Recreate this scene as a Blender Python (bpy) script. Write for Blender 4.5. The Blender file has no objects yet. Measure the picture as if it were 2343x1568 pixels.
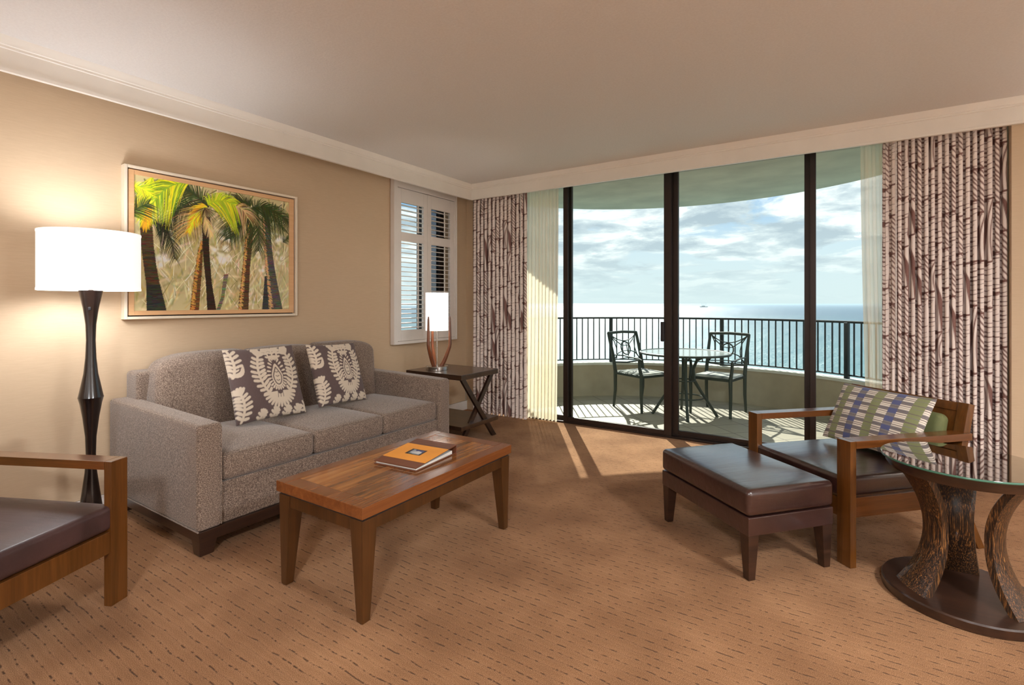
import bpy, bmesh, math, random
import numpy as np
from mathutils import Vector, Matrix

SC = bpy.context.scene
COL = SC.collection
R = math.radians
random.seed(7)
RNG = np.random.default_rng(11)


def lin(c):
    """sRGB 0-255 triple to linear rgba"""
    o = []
    for v in c:
        v /= 255.0
        o.append(v / 12.92 if v <= 0.04045 else ((v + 0.055) / 1.055) ** 2.4)
    return (o[0], o[1], o[2], 1.0)


# ------------------------------------------------------------------ materials
class NT:
    def __init__(s, name):
        s.m = bpy.data.materials.new(name)
        s.m.use_nodes = True
        s.t = s.m.node_tree
        s.b = s.t.nodes['Principled BSDF']
        s.out = s.t.nodes['Material Output']

    def n(s, kind, **kw):
        nd = s.t.nodes.new(kind)
        for k, v in kw.items():
            if k.startswith('i_'):
                nd.inputs[int(k[2:]) if k[2:].isdigit() else k[2:].replace('_', ' ')].default_value = v
            else:
                setattr(nd, k, v)
        return nd

    def l(s, a, b):
        s.t.links.new(a, b)

    def math(s, op, a, b=None, c=None):
        nd = s.n('ShaderNodeMath', operation=op)
        for i, v in enumerate((a, b, c)):
            if v is None:
                continue
            if isinstance(v, (int, float)):
                nd.inputs[i].default_value = v
            else:
                s.l(v, nd.inputs[i])
        return nd.outputs[0]

    def coords(s, scale=(1, 1, 1), rot=(0, 0, 0)):
        tc = s.n('ShaderNodeTexCoord')
        mp = s.n('ShaderNodeMapping')
        mp.inputs['Scale'].default_value = scale
        mp.inputs['Rotation'].default_value = rot
        s.l(tc.outputs['Object'], mp.inputs['Vector'])
        return mp.outputs[0]

    def noise(s, vec, scale=5, detail=3, rough=0.5, dist=0.0):
        nd = s.n('ShaderNodeTexNoise')
        nd.inputs['Scale'].default_value = scale
        nd.inputs['Detail'].default_value = detail
        nd.inputs['Roughness'].default_value = rough
        nd.inputs['Distortion'].default_value = dist
        if vec is not None:
            s.l(vec, nd.inputs['Vector'])
        return nd.outputs['Fac']

    def ramp(s, fac, stops):
        nd = s.n('ShaderNodeValToRGB')
        e = nd.color_ramp.elements
        while len(e) < len(stops):
            e.new(0.5)
        for i, (p, c) in enumerate(stops):
            e[i].position = p
            e[i].color = c if len(c) == 4 else (*c, 1)
        s.l(fac, nd.inputs[0])
        return nd.outputs[0]

    def mix(s, fac, a, b):
        nd = s.n('ShaderNodeMix', data_type='RGBA')
        for sock, v in ((nd.inputs[0], fac), (nd.inputs[6], a), (nd.inputs[7], b)):
            if isinstance(v, (int, float, tuple)):
                sock.default_value = v
            else:
                s.l(v, sock)
        return nd.outputs[2]

    def bump(s, h, strength=0.3, dist=0.01):
        nd = s.n('ShaderNodeBump')
        nd.inputs['Strength'].default_value = strength
        nd.inputs['Distance'].default_value = dist
        s.l(h, nd.inputs['Height'])
        s.l(nd.outputs[0], s.b.inputs['Normal'])

    def base(s, c):
        if isinstance(c, tuple):
            s.b.inputs['Base Color'].default_value = c
        else:
            s.l(c, s.b.inputs['Base Color'])

    def set(s, **kw):
        for k, v in kw.items():
            s.b.inputs[k.replace('_', ' ')].default_value = v
        return s


def plain(name, c, rough=0.6, metal=0.0, amount=0.06, scale=8, bump=0.0, bscale=60, **kw):
    """painted / plain surface with a slight mottling"""
    t = NT(name)
    c = lin(c)
    f = t.noise(t.coords(), scale, 4)
    lo = tuple(v * (1 - amount) for v in c[:3]) + (1,)
    hi = tuple(min(1, v * (1 + amount)) for v in c[:3]) + (1,)
    t.base(t.ramp(f, [(0.3, lo), (0.7, hi)]))
    t.set(Roughness=rough, Metallic=metal, **kw)
    if bump:
        t.bump(t.noise(t.coords(), bscale, 4), bump, 0.004)
    return t.m


def wood(name, c1, c2, axis='y', rough=0.3, coat=0.3, freq=26, stretch=0.05):
    t = NT(name)
    sc = {'x': (stretch, 1, 1), 'y': (1, stretch, 1), 'z': (1, 1, stretch)}[axis]
    v = t.coords(sc)
    f1 = t.noise(v, freq, 5, 0.6, 0.6)
    f2 = t.noise(v, freq * 5, 3, 0.6)
    f = t.math('ADD', t.math('MULTIPLY', f1, 0.7), t.math('MULTIPLY', f2, 0.3))
    t.base(t.ramp(f, [(0.32, lin(c1)), (0.5, lin([(a + b) / 2 for a, b in zip(c1, c2)])), (0.68, lin(c2))]))
    t.set(Roughness=rough, Coat_Weight=coat, Coat_Roughness=0.15)
    t.bump(f2, 0.03, 0.0006)
    return t.m


def vcol(name, rough=0.85, bump=0.15, bscale=500, sheen=0.0, trans=0.0, coat=0.0):
    """surface whose printed pattern is stored with the mesh"""
    t = NT(name)
    a = t.n('ShaderNodeAttribute', attribute_name='print')
    w = t.noise(t.coords(), bscale, 2)
    t.base(t.mix(0.12, a.outputs['Color'], t.mix(w, (0, 0, 0, 1), (1, 1, 1, 1))) if bump else a.outputs['Color'])
    t.set(Roughness=rough, Sheen_Weight=sheen, Coat_Weight=coat)
    t.b.inputs['Specular IOR Level'].default_value = 0.2 if not coat else 0.5
    if bump:
        t.bump(w, bump, 0.001)
    return t.m


# --- walls: pale tan vinyl with fine horizontal weave
def wall_mat():
    t = NT('tan_wallcovering')
    f = t.noise(t.coords((0.25, 0.25, 3)), 60, 3, 0.6)
    g = t.noise(t.coords(), 1.2, 3)
    f = t.math('ADD', t.math('MULTIPLY', f, 0.5), t.math('MULTIPLY', g, 0.5))
    t.base(t.ramp(f, [(0.3, lin((196, 171, 141))), (0.7, lin((207, 183, 153)))]))
    t.set(Roughness=0.62)
    t.b.inputs['Specular IOR Level'].default_value = 0.35
    t.bump(f, 0.12, 0.002)
    return t.m


def carpet_mat():
    t = NT('tan_patterned_carpet')
    tc = t.n('ShaderNodeTexCoord')
    sp = t.n('ShaderNodeSeparateXYZ')
    t.l(tc.outputs['Object'], sp.inputs[0])
    warp = t.noise(tc.outputs['Object'], 9, 3)
    wv = t.math('MULTIPLY', t.math('SUBTRACT', warp, 0.5), 0.6)
    y = t.math('ADD', t.math('MULTIPLY', sp.outputs[1], 1 / 0.038), wv)
    row = t.math('FLOOR', y)
    fy = t.math('FRACT', y)
    rw = t.n('ShaderNodeTexWhiteNoise', noise_dimensions='1D')
    t.l(row, rw.inputs['W'])
    rnd = t.math('ADD', row, rw.outputs['Value'])
    # short irregular slits along each row
    cb = t.n('ShaderNodeCombineXYZ')
    t.l(t.math('ADD', t.math('MULTIPLY', sp.outputs[0], 33.0), t.math('MULTIPLY', rnd, 13.7)), cb.inputs[0])
    t.l(t.math('MULTIPLY', row, 3.7), cb.inputs[1])
    n2 = t.noise(cb.outputs[0], 1.0, 2, 0.6)
    fine = t.noise(tc.outputs['Object'], 130, 2, 0.7)
    d = t.math('ABSOLUTE', t.math('SUBTRACT', fy, 0.5))
    g1 = t.math('MAXIMUM', t.math('SUBTRACT', 1.0, t.math('MULTIPLY', d, 10.0)), 0.0)
    slit = t.math('MINIMUM', t.math('MAXIMUM', t.math('MULTIPLY', t.math('SUBTRACT', n2, 0.48), 9.0), 0.14), 1.0)
    dash = t.math('MULTIPLY', t.math('MULTIPLY', g1, slit), t.math('ADD', fine, 0.35))
    pile = t.noise(tc.outputs['Object'], 420, 2, 0.7)
    rib = t.math('MULTIPLY', t.math('ABSOLUTE', t.math('SUBTRACT', fy, 0.5)), 0.35)
    big = t.noise(tc.outputs['Object'], 3.0, 2)
    c = t.ramp(t.math('ADD', t.math('MULTIPLY', pile, 0.75), t.math('MULTIPLY', big, 0.25)),
               [(0.36, lin((100, 69, 44))), (0.5, lin((150, 108, 75))), (0.64, lin((197, 151, 110)))])
    c = t.mix(t.math('MULTIPLY', rib, 1.5), c, lin((118, 84, 52)))
    c = t.mix(t.math('MINIMUM', t.math('MULTIPLY', dash, 1.3), 0.82), c, lin((66, 42, 26)))
    t.base(c)
    t.set(Roughness=0.95, Sheen_Weight=0.04)
    t.b.inputs['Specular IOR Level'].default_value = 0.1
    h = t.math('SUBTRACT', t.math('ADD', t.math('MULTIPLY', pile, 0.5), rib), dash)
    t.bump(h, 0.55, 0.006)
    return t.m


def ceiling_mat():
    t = NT('textured_ceiling_paint')
    f = t.noise(t.coords(), 90, 5, 0.6)
    t.base(t.ramp(f, [(0.3, lin((222, 217, 213))), (0.7, lin((229, 225, 221)))]))
    t.set(Roughness=0.9)
    t.bump(f, 0.2, 0.004)
    return t.m


def sofa_mat(name='taupe_tweed'):
    t = NT(name)
    v = t.coords()
    f = t.noise(v, 200, 3, 0.8)
    g = t.noise(v, 6, 2)
    c = t.ramp(f, [(0.36, lin((80, 66, 57))), (0.5, lin((122, 104, 92))), (0.62, lin((178, 159, 142)))])
    t.base(t.mix(t.math('MULTIPLY', g, 0.18), c, lin((110, 95, 84))))
    t.set(Roughness=0.95, Sheen_Weight=0.3)
    t.b.inputs['Specular IOR Level'].default_value = 0.1
    t.bump(f, 0.35, 0.0025)
    return t.m


def leather_mat(name, c, rough=0.3, coat=0.25):
    t = NT(name)
    v = t.coords()
    f = t.noise(v, 5, 3, 0.5, 0.8)
    g = t.noise(v, 260, 3, 0.6)
    k = t.noise(t.coords((1, 0.16, 1), (0, 0, 0.25)), 22, 3, 0.55, 0.5)
    lo = lin(c)
    hi = lin([min(255, a * 1.25 + 6) for a in c])
    t.base(t.ramp(f, [(0.3, lo), (0.7, hi)]))
    t.set(Roughness=rough, Coat_Weight=coat, Coat_Roughness=0.2)
    t.bump(t.math('ADD', t.math('MULTIPLY', k, 0.9), t.math('MULTIPLY', g, 0.10)), 0.4, 0.008)
    return t.m


def glass_mat(name, tint, refl=0.07):
    t = NT(name)
    tr = t.n('ShaderNodeBsdfTransparent')
    tr.inputs[0].default_value = tint
    gl = t.n('ShaderNodeBsdfGlossy')
    gl.inputs['Roughness'].default_value = 0.02
    fr = t.n('ShaderNodeFresnel')
    fr.inputs[0].default_value = 1.45
    nz = t.noise(t.coords(), 3, 1)
    fac = t.math('ADD', t.math('MULTIPLY', fr.outputs[0], refl), t.math('MULTIPLY', nz, 0.002))
    mx = t.n('ShaderNodeMixShader')
    t.l(fac, mx.inputs[0])
    t.l(tr.outputs[0], mx.inputs[1])
    t.l(gl.outputs[0], mx.inputs[2])
    t.l(mx.outputs[0], t.out.inputs[0])
    return t.m


def sheer_mat(name, clear=0.1):
    t = NT(name)
    v = t.coords((1, 1, 0.05))
    f = t.noise(v, 60, 3)
    c = t.ramp(f, [(0.3, lin((244, 232, 204))), (0.7, lin((252, 244, 222)))])
    df = t.n('ShaderNodeBsdfDiffuse')
    tl = t.n('ShaderNodeBsdfTranslucent')
    tr = t.n('ShaderNodeBsdfTransparent')
    t.l(c, df.inputs[0])
    t.l(c, tl.inputs[0])
    m1 = t.n('ShaderNodeMixShader')
    m1.inputs[0].default_value = 0.45
    t.l(df.outputs[0], m1.inputs[1])
    t.l(tl.outputs[0], m1.inputs[2])
    m2 = t.n('ShaderNodeMixShader')
    m2.inputs[0].default_value = clear
    t.l(m1.outputs[0], m2.inputs[1])
    t.l(tr.outputs[0], m2.inputs[2])
    t.l(m2.outputs[0], t.out.inputs[0])
    return t.m


def shade_mat(name, c, strength):
    """lit lamp shade: glowing white linen"""
    t = NT(name)
    f = t.noise(t.coords((1, 1, 0.3)), 180, 2)
    t.base(t.ramp(f, [(0.3, lin((238, 236, 232))), (0.7, lin((246, 245, 242)))]))
    t.set(Roughness=0.9)
    t.b.inputs['Emission Color'].default_value = lin(c)
    t.b.inputs['Emission Strength'].default_value = strength
    return t.m


def tile_mat():
    t = NT('balcony_tiles')
    v = t.coords((1, 1, 1), (0, 0, R(45)))
    br = t.n('ShaderNodeTexBrick')
    br.offset = 0.0
    br.inputs['Scale'].default_value = 1.0
    br.inputs['Brick Width'].default_value = 0.3
    br.inputs['Row Height'].default_value = 0.3
    br.inputs['Mortar Size'].default_value = 0.006
    br.inputs['Color1'].default_value = lin((176, 166, 146))
    br.inputs['Color2'].default_value = lin((164, 154, 134))
    br.inputs['Mortar'].default_value = lin((112, 104, 90))
    t.l(v, br.inputs['Vector'])
    n = t.noise(v, 14, 4)
    t.base(t.mix(t.math('MULTIPLY', n, 0.35), br.outputs[0], lin((140, 132, 112))))
    t.set(Roughness=0.5)
    return t.m


def sea_mat():
    t = NT('sea_water')
    tc = t.n('ShaderNodeTexCoord')
    sp = t.n('ShaderNodeSeparateXYZ')
    t.l(tc.outputs['Object'], sp.inputs[0])
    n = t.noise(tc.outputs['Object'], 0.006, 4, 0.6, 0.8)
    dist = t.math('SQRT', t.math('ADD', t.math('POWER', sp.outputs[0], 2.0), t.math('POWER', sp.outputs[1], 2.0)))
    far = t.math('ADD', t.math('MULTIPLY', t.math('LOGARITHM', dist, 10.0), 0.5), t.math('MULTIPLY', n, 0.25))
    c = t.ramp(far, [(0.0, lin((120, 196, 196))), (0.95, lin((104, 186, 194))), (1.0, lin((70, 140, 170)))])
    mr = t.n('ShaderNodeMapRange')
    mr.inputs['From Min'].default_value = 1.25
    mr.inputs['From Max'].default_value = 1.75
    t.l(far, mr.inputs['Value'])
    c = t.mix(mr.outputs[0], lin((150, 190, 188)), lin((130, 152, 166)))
    t.base(c)
    t.set(Roughness=0.4, IOR=1.33)
    w = t.noise(t.coords((1, 1, 1)), 0.55, 5, 0.6)
    w2 = t.noise(t.coords((1, 0.3, 1), (0, 0, 0.5)), 0.05, 4, 0.6)
    t.bump(t.math('ADD', w, t.math('MULTIPLY', w2, 2.5)), 0.7, 0.9)
    return t.m


M = {}
M['wall'] = wall_mat()
M['carpet'] = carpet_mat()
M['ceiling'] = ceiling_mat()
M['trim'] = plain('cream_trim_paint', (242, 237, 228), 0.5, amount=0.02)
M['white'] = plain('white_shutter_paint', (232, 226, 220), 0.4, amount=0.02)
M['sofa'] = sofa_mat()
M['darkwood'] = wood('espresso_wood', (32, 18, 12), (62, 38, 26), 'y', 0.35, 0.25)
M['lampwood'] = wood('black_lacquered_wood', (16, 10, 9), (34, 22, 20), 'z', 0.22, 0.5)
M['table_top'] = wood('cherry_frame_wood', (104, 58, 28), (138, 82, 42), 'y', 0.22, 0.4)
M['table_leg'] = wood('walnut_leg_wood', (56, 32, 12), (86, 52, 22), 'z', 0.3, 0.35)
M['arm_wood'] = wood('honey_brown_wood', (80, 46, 16), (110, 66, 26), 'z', 0.25, 0.4)
M['arm_wood_y'] = wood('honey_brown_wood_long', (82, 46, 18), (116, 66, 28), 'y', 0.25, 0.4)
M['sidewood'] = wood('dark_walnut', (46, 30, 20), (80, 54, 36), 'x', 0.3, 0.35)
M['basewood'] = wood('mahogany_base', (34, 20, 14), (62, 38, 26), 'x', 0.28, 0.4)
M['prong'] = wood('walnut_prong', (84, 42, 20), (136, 78, 44), 'z', 0.3, 0.4)
M['leather'] = leather_mat('oxblood_brown_leather', (44, 24, 20), 0.3, 0.9)
M['leather2'] = leather_mat('brown_leather_matte', (56, 36, 34), 0.5, 0.08)
M['green'] = plain('olive_green_fabric', (96, 100, 60), 0.8, bump=0.2, bscale=300)
M['bronze'] = plain('dark_bronze_aluminium', (44, 32, 26), 0.42, 0.35)
M['rail'] = plain('dark_painted_steel', (40, 48, 50), 0.5, 0.2)
M['patio'] = plain('grey_green_cast_metal', (58, 66, 60), 0.5, 0.3, bump=0.1)
M['chrome'] = plain('brushed_chrome', (200, 198, 196), 0.18, 1.0, amount=0.03)
M['black'] = plain('black_plastic', (20, 20, 26), 0.35)
M['stucco'] = plain('balcony_stucco', (180, 168, 148), 0.9, bump=0.3, bscale=40)
M['stucco_w'] = plain('balcony_ledge_paint', (214, 214, 206), 0.8, bump=0.2, bscale=40)
M['soffit'] = plain('balcony_soffit_paint', (206, 196, 174), 0.9, amount=0.12, scale=3, bump=0.3, bscale=25)
M['tile'] = tile_mat()
M['sea'] = sea_mat()
M['glass'] = glass_mat('window_glass', (0.93, 0.97, 0.95, 1))
M['tableglass'] = glass_mat('table_glass', (0.86, 0.93, 0.90, 1), 3.0)
M['patioglass'] = plain('frosted_patio_glass', (205, 214, 212), 0.12, amount=0.05, Transmission_Weight=0.25)
M['glassedge'] = plain('green_glass_edge', (66, 110, 92), 0.1)
M['sheer'] = sheer_mat('ivory_sheer_voile', 0.10)
M['sheer2'] = sheer_mat('thin_sheer_voile', 0.28)
M['shade'] = shade_mat('lit_white_shade', (255, 254, 254), 0.7)
M['tshade'] = shade_mat('lit_table_shade', (255, 250, 244), 1.1)
M['print'] = vcol('printed_curtain_fabric', 0.9, 0.1, 300)
M['pillow'] = vcol('damask_pillow_fabric', 0.95, 0.3, 700, 0.2)
M['plaid'] = vcol('woven_check_fabric', 0.95, 0.3, 700, 0.2)
M['art'] = vcol('palm_canvas_print', 0.45, 0.0, 300)
M['artframe'] = plain('champagne_frame', (232, 218, 196), 0.45, amount=0.03)
M['artinner'] = wood('maple_inner_frame', (208, 160, 112), (226, 182, 134), 'y', 0.5, 0.1)
M['seatpad'] = vcol('striped_sling_fabric', 0.9, 0.0)
M['bindb'] = wood('brown_binder_cover', (92, 50, 30), (124, 72, 46), 'x', 0.5, 0.1)
M['bindo'] = plain('orange_paper_band', (238, 160, 66), 0.6)
M['paper'] = plain('white_paper', (225, 222, 215), 0.8)
M['bindp'] = vcol('binder_photo', 0.4, 0.0)
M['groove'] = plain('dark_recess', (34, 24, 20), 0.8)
M['bulb'] = shade_mat('frosted_bulb', (255, 244, 230), 9.0)
M['screen'] = glass_mat('insect_screen', (0.42, 0.43, 0.44, 1), 0.3)


def plank_mat():
    t = NT('inlaid_table_planks')
    tc = t.n('ShaderNodeTexCoord')
    sp = t.n('ShaderNodeSeparateXYZ')
    t.l(tc.outputs['Object'], sp.inputs[0])
    row = t.math('FLOOR', t.math('MULTIPLY', sp.outputs[0], 1 / 0.064))
    wn = t.n('ShaderNodeTexWhiteNoise', noise_dimensions='1D')
    t.l(row, wn.inputs['W'])
    v = t.coords((1, 0.07, 1))
    va = t.n('ShaderNodeVectorMath', operation='ADD')
    t.l(v, va.inputs[0])
    t.l(wn.outputs['Color'], va.inputs[1])
    f = t.noise(va.outputs[0], 16, 5, 0.62, 1.0)
    c = t.ramp(f, [(0.30, lin((58, 36, 22))), (0.40, lin((110, 66, 34))), (0.52, lin((158, 98, 48))),
                   (0.68, lin((196, 134, 72)))])
    c = t.mix(t.math('MULTIPLY', wn.outputs['Value'], 0.35), c, lin((74, 46, 28)))
    t.base(c)
    t.set(Roughness=0.22, Coat_Weight=0.4, Coat_Roughness=0.06)
    return t.m


def fibre_mat():
    t = NT('ridged_coconut_fibre')
    v = t.coords((1, 1, 0.03))
    f = t.noise(v, 260, 4, 0.8, 0.1)
    c = t.ramp(f, [(0.42, lin((16, 10, 7))), (0.52, lin((52, 30, 15))), (0.60, lin((134, 86, 40))),
                   (0.72, lin((196, 146, 84)))])
    t.base(c)
    t.set(Roughness=0.4, Coat_Weight=0.3)
    t.bump(f, 0.6, 0.006)
    return t.m


M['plank'] = plank_mat()
M['fibre'] = fibre_mat()


# ------------------------------------------------------------------ meshes
class MB:
    def __init__(s):
        s.bm = bmesh.new()

    def _take(s, b, X=None):
        if X is not None:
            b.transform(X)
        me = bpy.data.meshes.new('tmp')
        b.to_mesh(me)
        b.free()
        s.bm.from_mesh(me)
        bpy.data.meshes.remove(me)
        return s

    def hexa(s, bot, top, bev=0.003, seg=2, X=None):
        """bot/top: four corners each, same winding (counter-clockwise seen from above)"""
        b = bmesh.new()
        vs = [b.verts.new(p) for p in list(bot) + list(top)]
        for f in ((3, 2, 1, 0), (4, 5, 6, 7), (0, 1, 5, 4), (1, 2, 6, 5), (2, 3, 7, 6), (3, 0, 4, 7)):
            b.faces.new([vs[i] for i in f])
        if bev:
            bmesh.ops.bevel(b, geom=b.edges[:], offset=bev, segments=seg, profile=0.5, affect='EDGES')
        return s._take(b, X)

    def box(s, x0, x1, y0, y1, z0, z1, bev=0.003, seg=2, X=None):
        r = [(x0, y0), (x1, y0), (x1, y1), (x0, y1)]
        return s.hexa([(*p, z0) for p in r], [(*p, z1) for p in r], bev, seg, X)

    def prism(s, prof, fn, bev=0.0, X=None):
        """prof: closed 2-D outline; fn(a, b, end) -> xyz for end 0/1"""
        b = bmesh.new()
        v0 = [b.verts.new(fn(a, c, 0)) for a, c in prof]
        v1 = [b.verts.new(fn(a, c, 1)) for a, c in prof]
        n = len(prof)
        b.faces.new(v0[::-1])
        b.faces.new(v1)
        for i in range(n):
            b.faces.new((v0[i], v0[(i + 1) % n], v1[(i + 1) % n], v1[i]))
        bmesh.ops.recalc_face_normals(b, faces=b.faces[:])
        if bev:
            bmesh.ops.bevel(b, geom=b.edges[:], offset=bev, segments=2, profile=0.5, affect='EDGES')
        return s._take(b, X)

    def tube(s, pts, rad, n=10, closed=False, X=None, flat=1.0):
        pts = [Vector(p) for p in pts]
        m = len(pts)
        rs = rad if isinstance(rad, (list, tuple)) else [rad] * m
        b = bmesh.new()
        rings = []
        up = None
        for i, p in enumerate(pts):
            if closed:
                d = pts[(i + 1) % m] - pts[i - 1]
            else:
                d = pts[min(i + 1, m - 1)] - pts[max(i - 1, 0)]
            d.normalize()
            if up is None:
                up = Vector((0, 0, 1)) if abs(d.z) < 0.9 else Vector((1, 0, 0))
            a = d.cross(up).normalized()
            c = a.cross(d).normalized()
            up = c
            rings.append([b.verts.new(p + a * math.cos(2 * math.pi * k / n) * rs[i]
                                      + c * math.sin(2 * math.pi * k / n) * rs[i] * flat) for k in range(n)])
        for i in range(m if closed else m - 1):
            A, B = rings[i], rings[(i + 1) % m]
            for k in range(n):
                b.faces.new((A[k], A[(k + 1) % n], B[(k + 1) % n], B[k]))
        if not closed:
            b.faces.new(rings[0][::-1])
            b.faces.new(rings[-1])
        bmesh.ops.recalc_face_normals(b, faces=b.faces[:])
        return s._take(b, X)

    def lathe(s, prof, n=48, c=(0, 0, 0), X=None, a0=0.0, a1=2 * math.pi):
        b = bmesh.new()
        full = abs(a1 - a0 - 2 * math.pi) < 1e-6
        m = n if full else n + 1
        rings = []
        for r, z in prof:
            rings.append([b.verts.new((c[0] + r * math.cos(a0 + (a1 - a0) * k / n),
                                       c[1] + r * math.sin(a0 + (a1 - a0) * k / n), c[2] + z)) for k in range(m)])
        for A, B in zip(rings, rings[1:]):
            for k in range(n):
                b.faces.new((A[k], A[(k + 1) % m], B[(k + 1) % m], B[k]))
        bmesh.ops.remove_doubles(b, verts=b.verts[:], dist=1e-6)
        bmesh.ops.recalc_face_normals(b, faces=b.faces[:])
        return s._take(b, X)

    def cushion(s, x0, x1, y0, y1, z0, z1, r=0.03, puff=(0, 0, 0.02), m=12, X=None, warp=None):
        h = Vector(((x1 - x0) / 2, (y1 - y0) / 2, (z1 - z0) / 2))
        ce = Vector(((x0 + x1) / 2, (y0 + y1) / 2, (z0 + z1) / 2))
        axs = []
        for k in range(3):
            e = [-h[k] + r * q / 4 for q in range(4)]
            mid = [-(h[k] - r) + 2 * (h[k] - r) * q / m for q in range(m + 1)]
            axs.append(e + mid + [-q for q in e[::-1]])
        N = len(axs[0]) - 1
        b = bmesh.new()
        vd = {}

        def V(i, j, k):
            key = (i, j, k)
            if key not in vd:
                p = Vector((axs[0][i], axs[1][j], axs[2][k]))
                inn = Vector([max(-(h[q] - r), min(h[q] - r, p[q])) for q in range(3)])
                d = p - inn
                if d.length > 1e-9:
                    p = inn + d.normalized() * r
                u = [p[q] / h[q] for q in range(3)]
                o = Vector((p.x + u[0] * puff[0] * (1 - u[1] ** 2) * (1 - u[2] ** 2),
                            p.y + u[1] * puff[1] * (1 - u[0] ** 2) * (1 - u[2] ** 2),
                            p.z + u[2] * puff[2] * (1 - u[0] ** 2) * (1 - u[1] ** 2)))
                if warp:
                    o = warp(o, u)
                vd[key] = b.verts.new(o + ce)
            return vd[key]
        for i in range(N):
            for j in range(N):
                for k in (0, N):
                    b.faces.new((V(i, j, k), V(i + 1, j, k), V(i + 1, j + 1, k), V(i, j + 1, k)))
                    b.faces.new((V(i, k, j), V(i + 1, k, j), V(i + 1, k, j + 1), V(i, k, j + 1)))
                    b.faces.new((V(k, i, j), V(k, i + 1, j), V(k, i + 1, j + 1), V(k, i, j + 1)))
        bmesh.ops.recalc_face_normals(b, faces=b.faces[:])
        return s._take(b, X)

    def build(s, name, mat, parent=None, angle=32):
        me = bpy.data.meshes.new(name)
        s.bm.to_mesh(me)
        s.bm.free()
        o = link(name, me, mat, parent, angle)
        if angle == 32:
            wn = o.modifiers.new('even_shading', 'WEIGHTED_NORMAL')
            wn.keep_sharp = True
        return o


def link(name, me, mat, parent=None, angle=32):
    me.materials.append(mat)
    me.shade_smooth()
    if angle:
        me.set_sharp_from_angle(angle=R(angle))
    o = bpy.data.objects.new(name, me)
    COL.objects.link(o)
    if parent is not None:
        o.parent = parent
    return o


def tag(o, label=None, cat=None, group=None, kind=None):
    for k, v in (('label', label), ('category', cat), ('group', group), ('kind', kind)):
        if v:
            o[k] = v
    return o


def thing(name, loc, label, cat, rz=0.0, group=None, kind=None):
    o = bpy.data.objects.new(name, None)
    o.empty_display_size = 0.1
    COL.objects.link(o)
    o.location = loc
    o.rotation_euler = (0, 0, rz)
    return tag(o, label, cat, group, kind)


def copy_tree(o, parent=None):
    c = o.copy()
    COL.objects.link(c)
    c.parent = parent
    for ch in list(o.children):
        copy_tree(ch, c)
    return c


def gridmesh(P, colors=None, closed_cols=False):
    """P: (nv, nu, 3) array of points"""
    nv, nu, _ = P.shape
    me = bpy.data.meshes.new('g')
    idx = np.arange(nv * nu).reshape(nv, nu)
    f = np.stack([idx[:-1, :-1], idx[:-1, 1:], idx[1:, 1:], idx[1:, :-1]], -1).reshape(-1, 4)
    me.vertices.add(nv * nu)
    me.vertices.foreach_set('co', P.reshape(-1).astype(np.float32))
    me.loops.add(f.size)
    me.loops.foreach_set('vertex_index', f.reshape(-1).astype(np.int32))
    me.polygons.add(len(f))
    me.polygons.foreach_set('loop_start', np.arange(0, f.size, 4, dtype=np.int32))
    me.update(calc_edges=True)
    if colors is not None:
        setcols(me, colors)
    return me


def setcols(me, colors):
    a = me.color_attributes.new('print', 'FLOAT_COLOR', 'POINT')
    c = np.concatenate([colors.reshape(-1, 3), np.ones((colors.size // 3, 1))], 1)
    a.data.foreach_set('color', c.reshape(-1).astype(np.float32))


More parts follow.
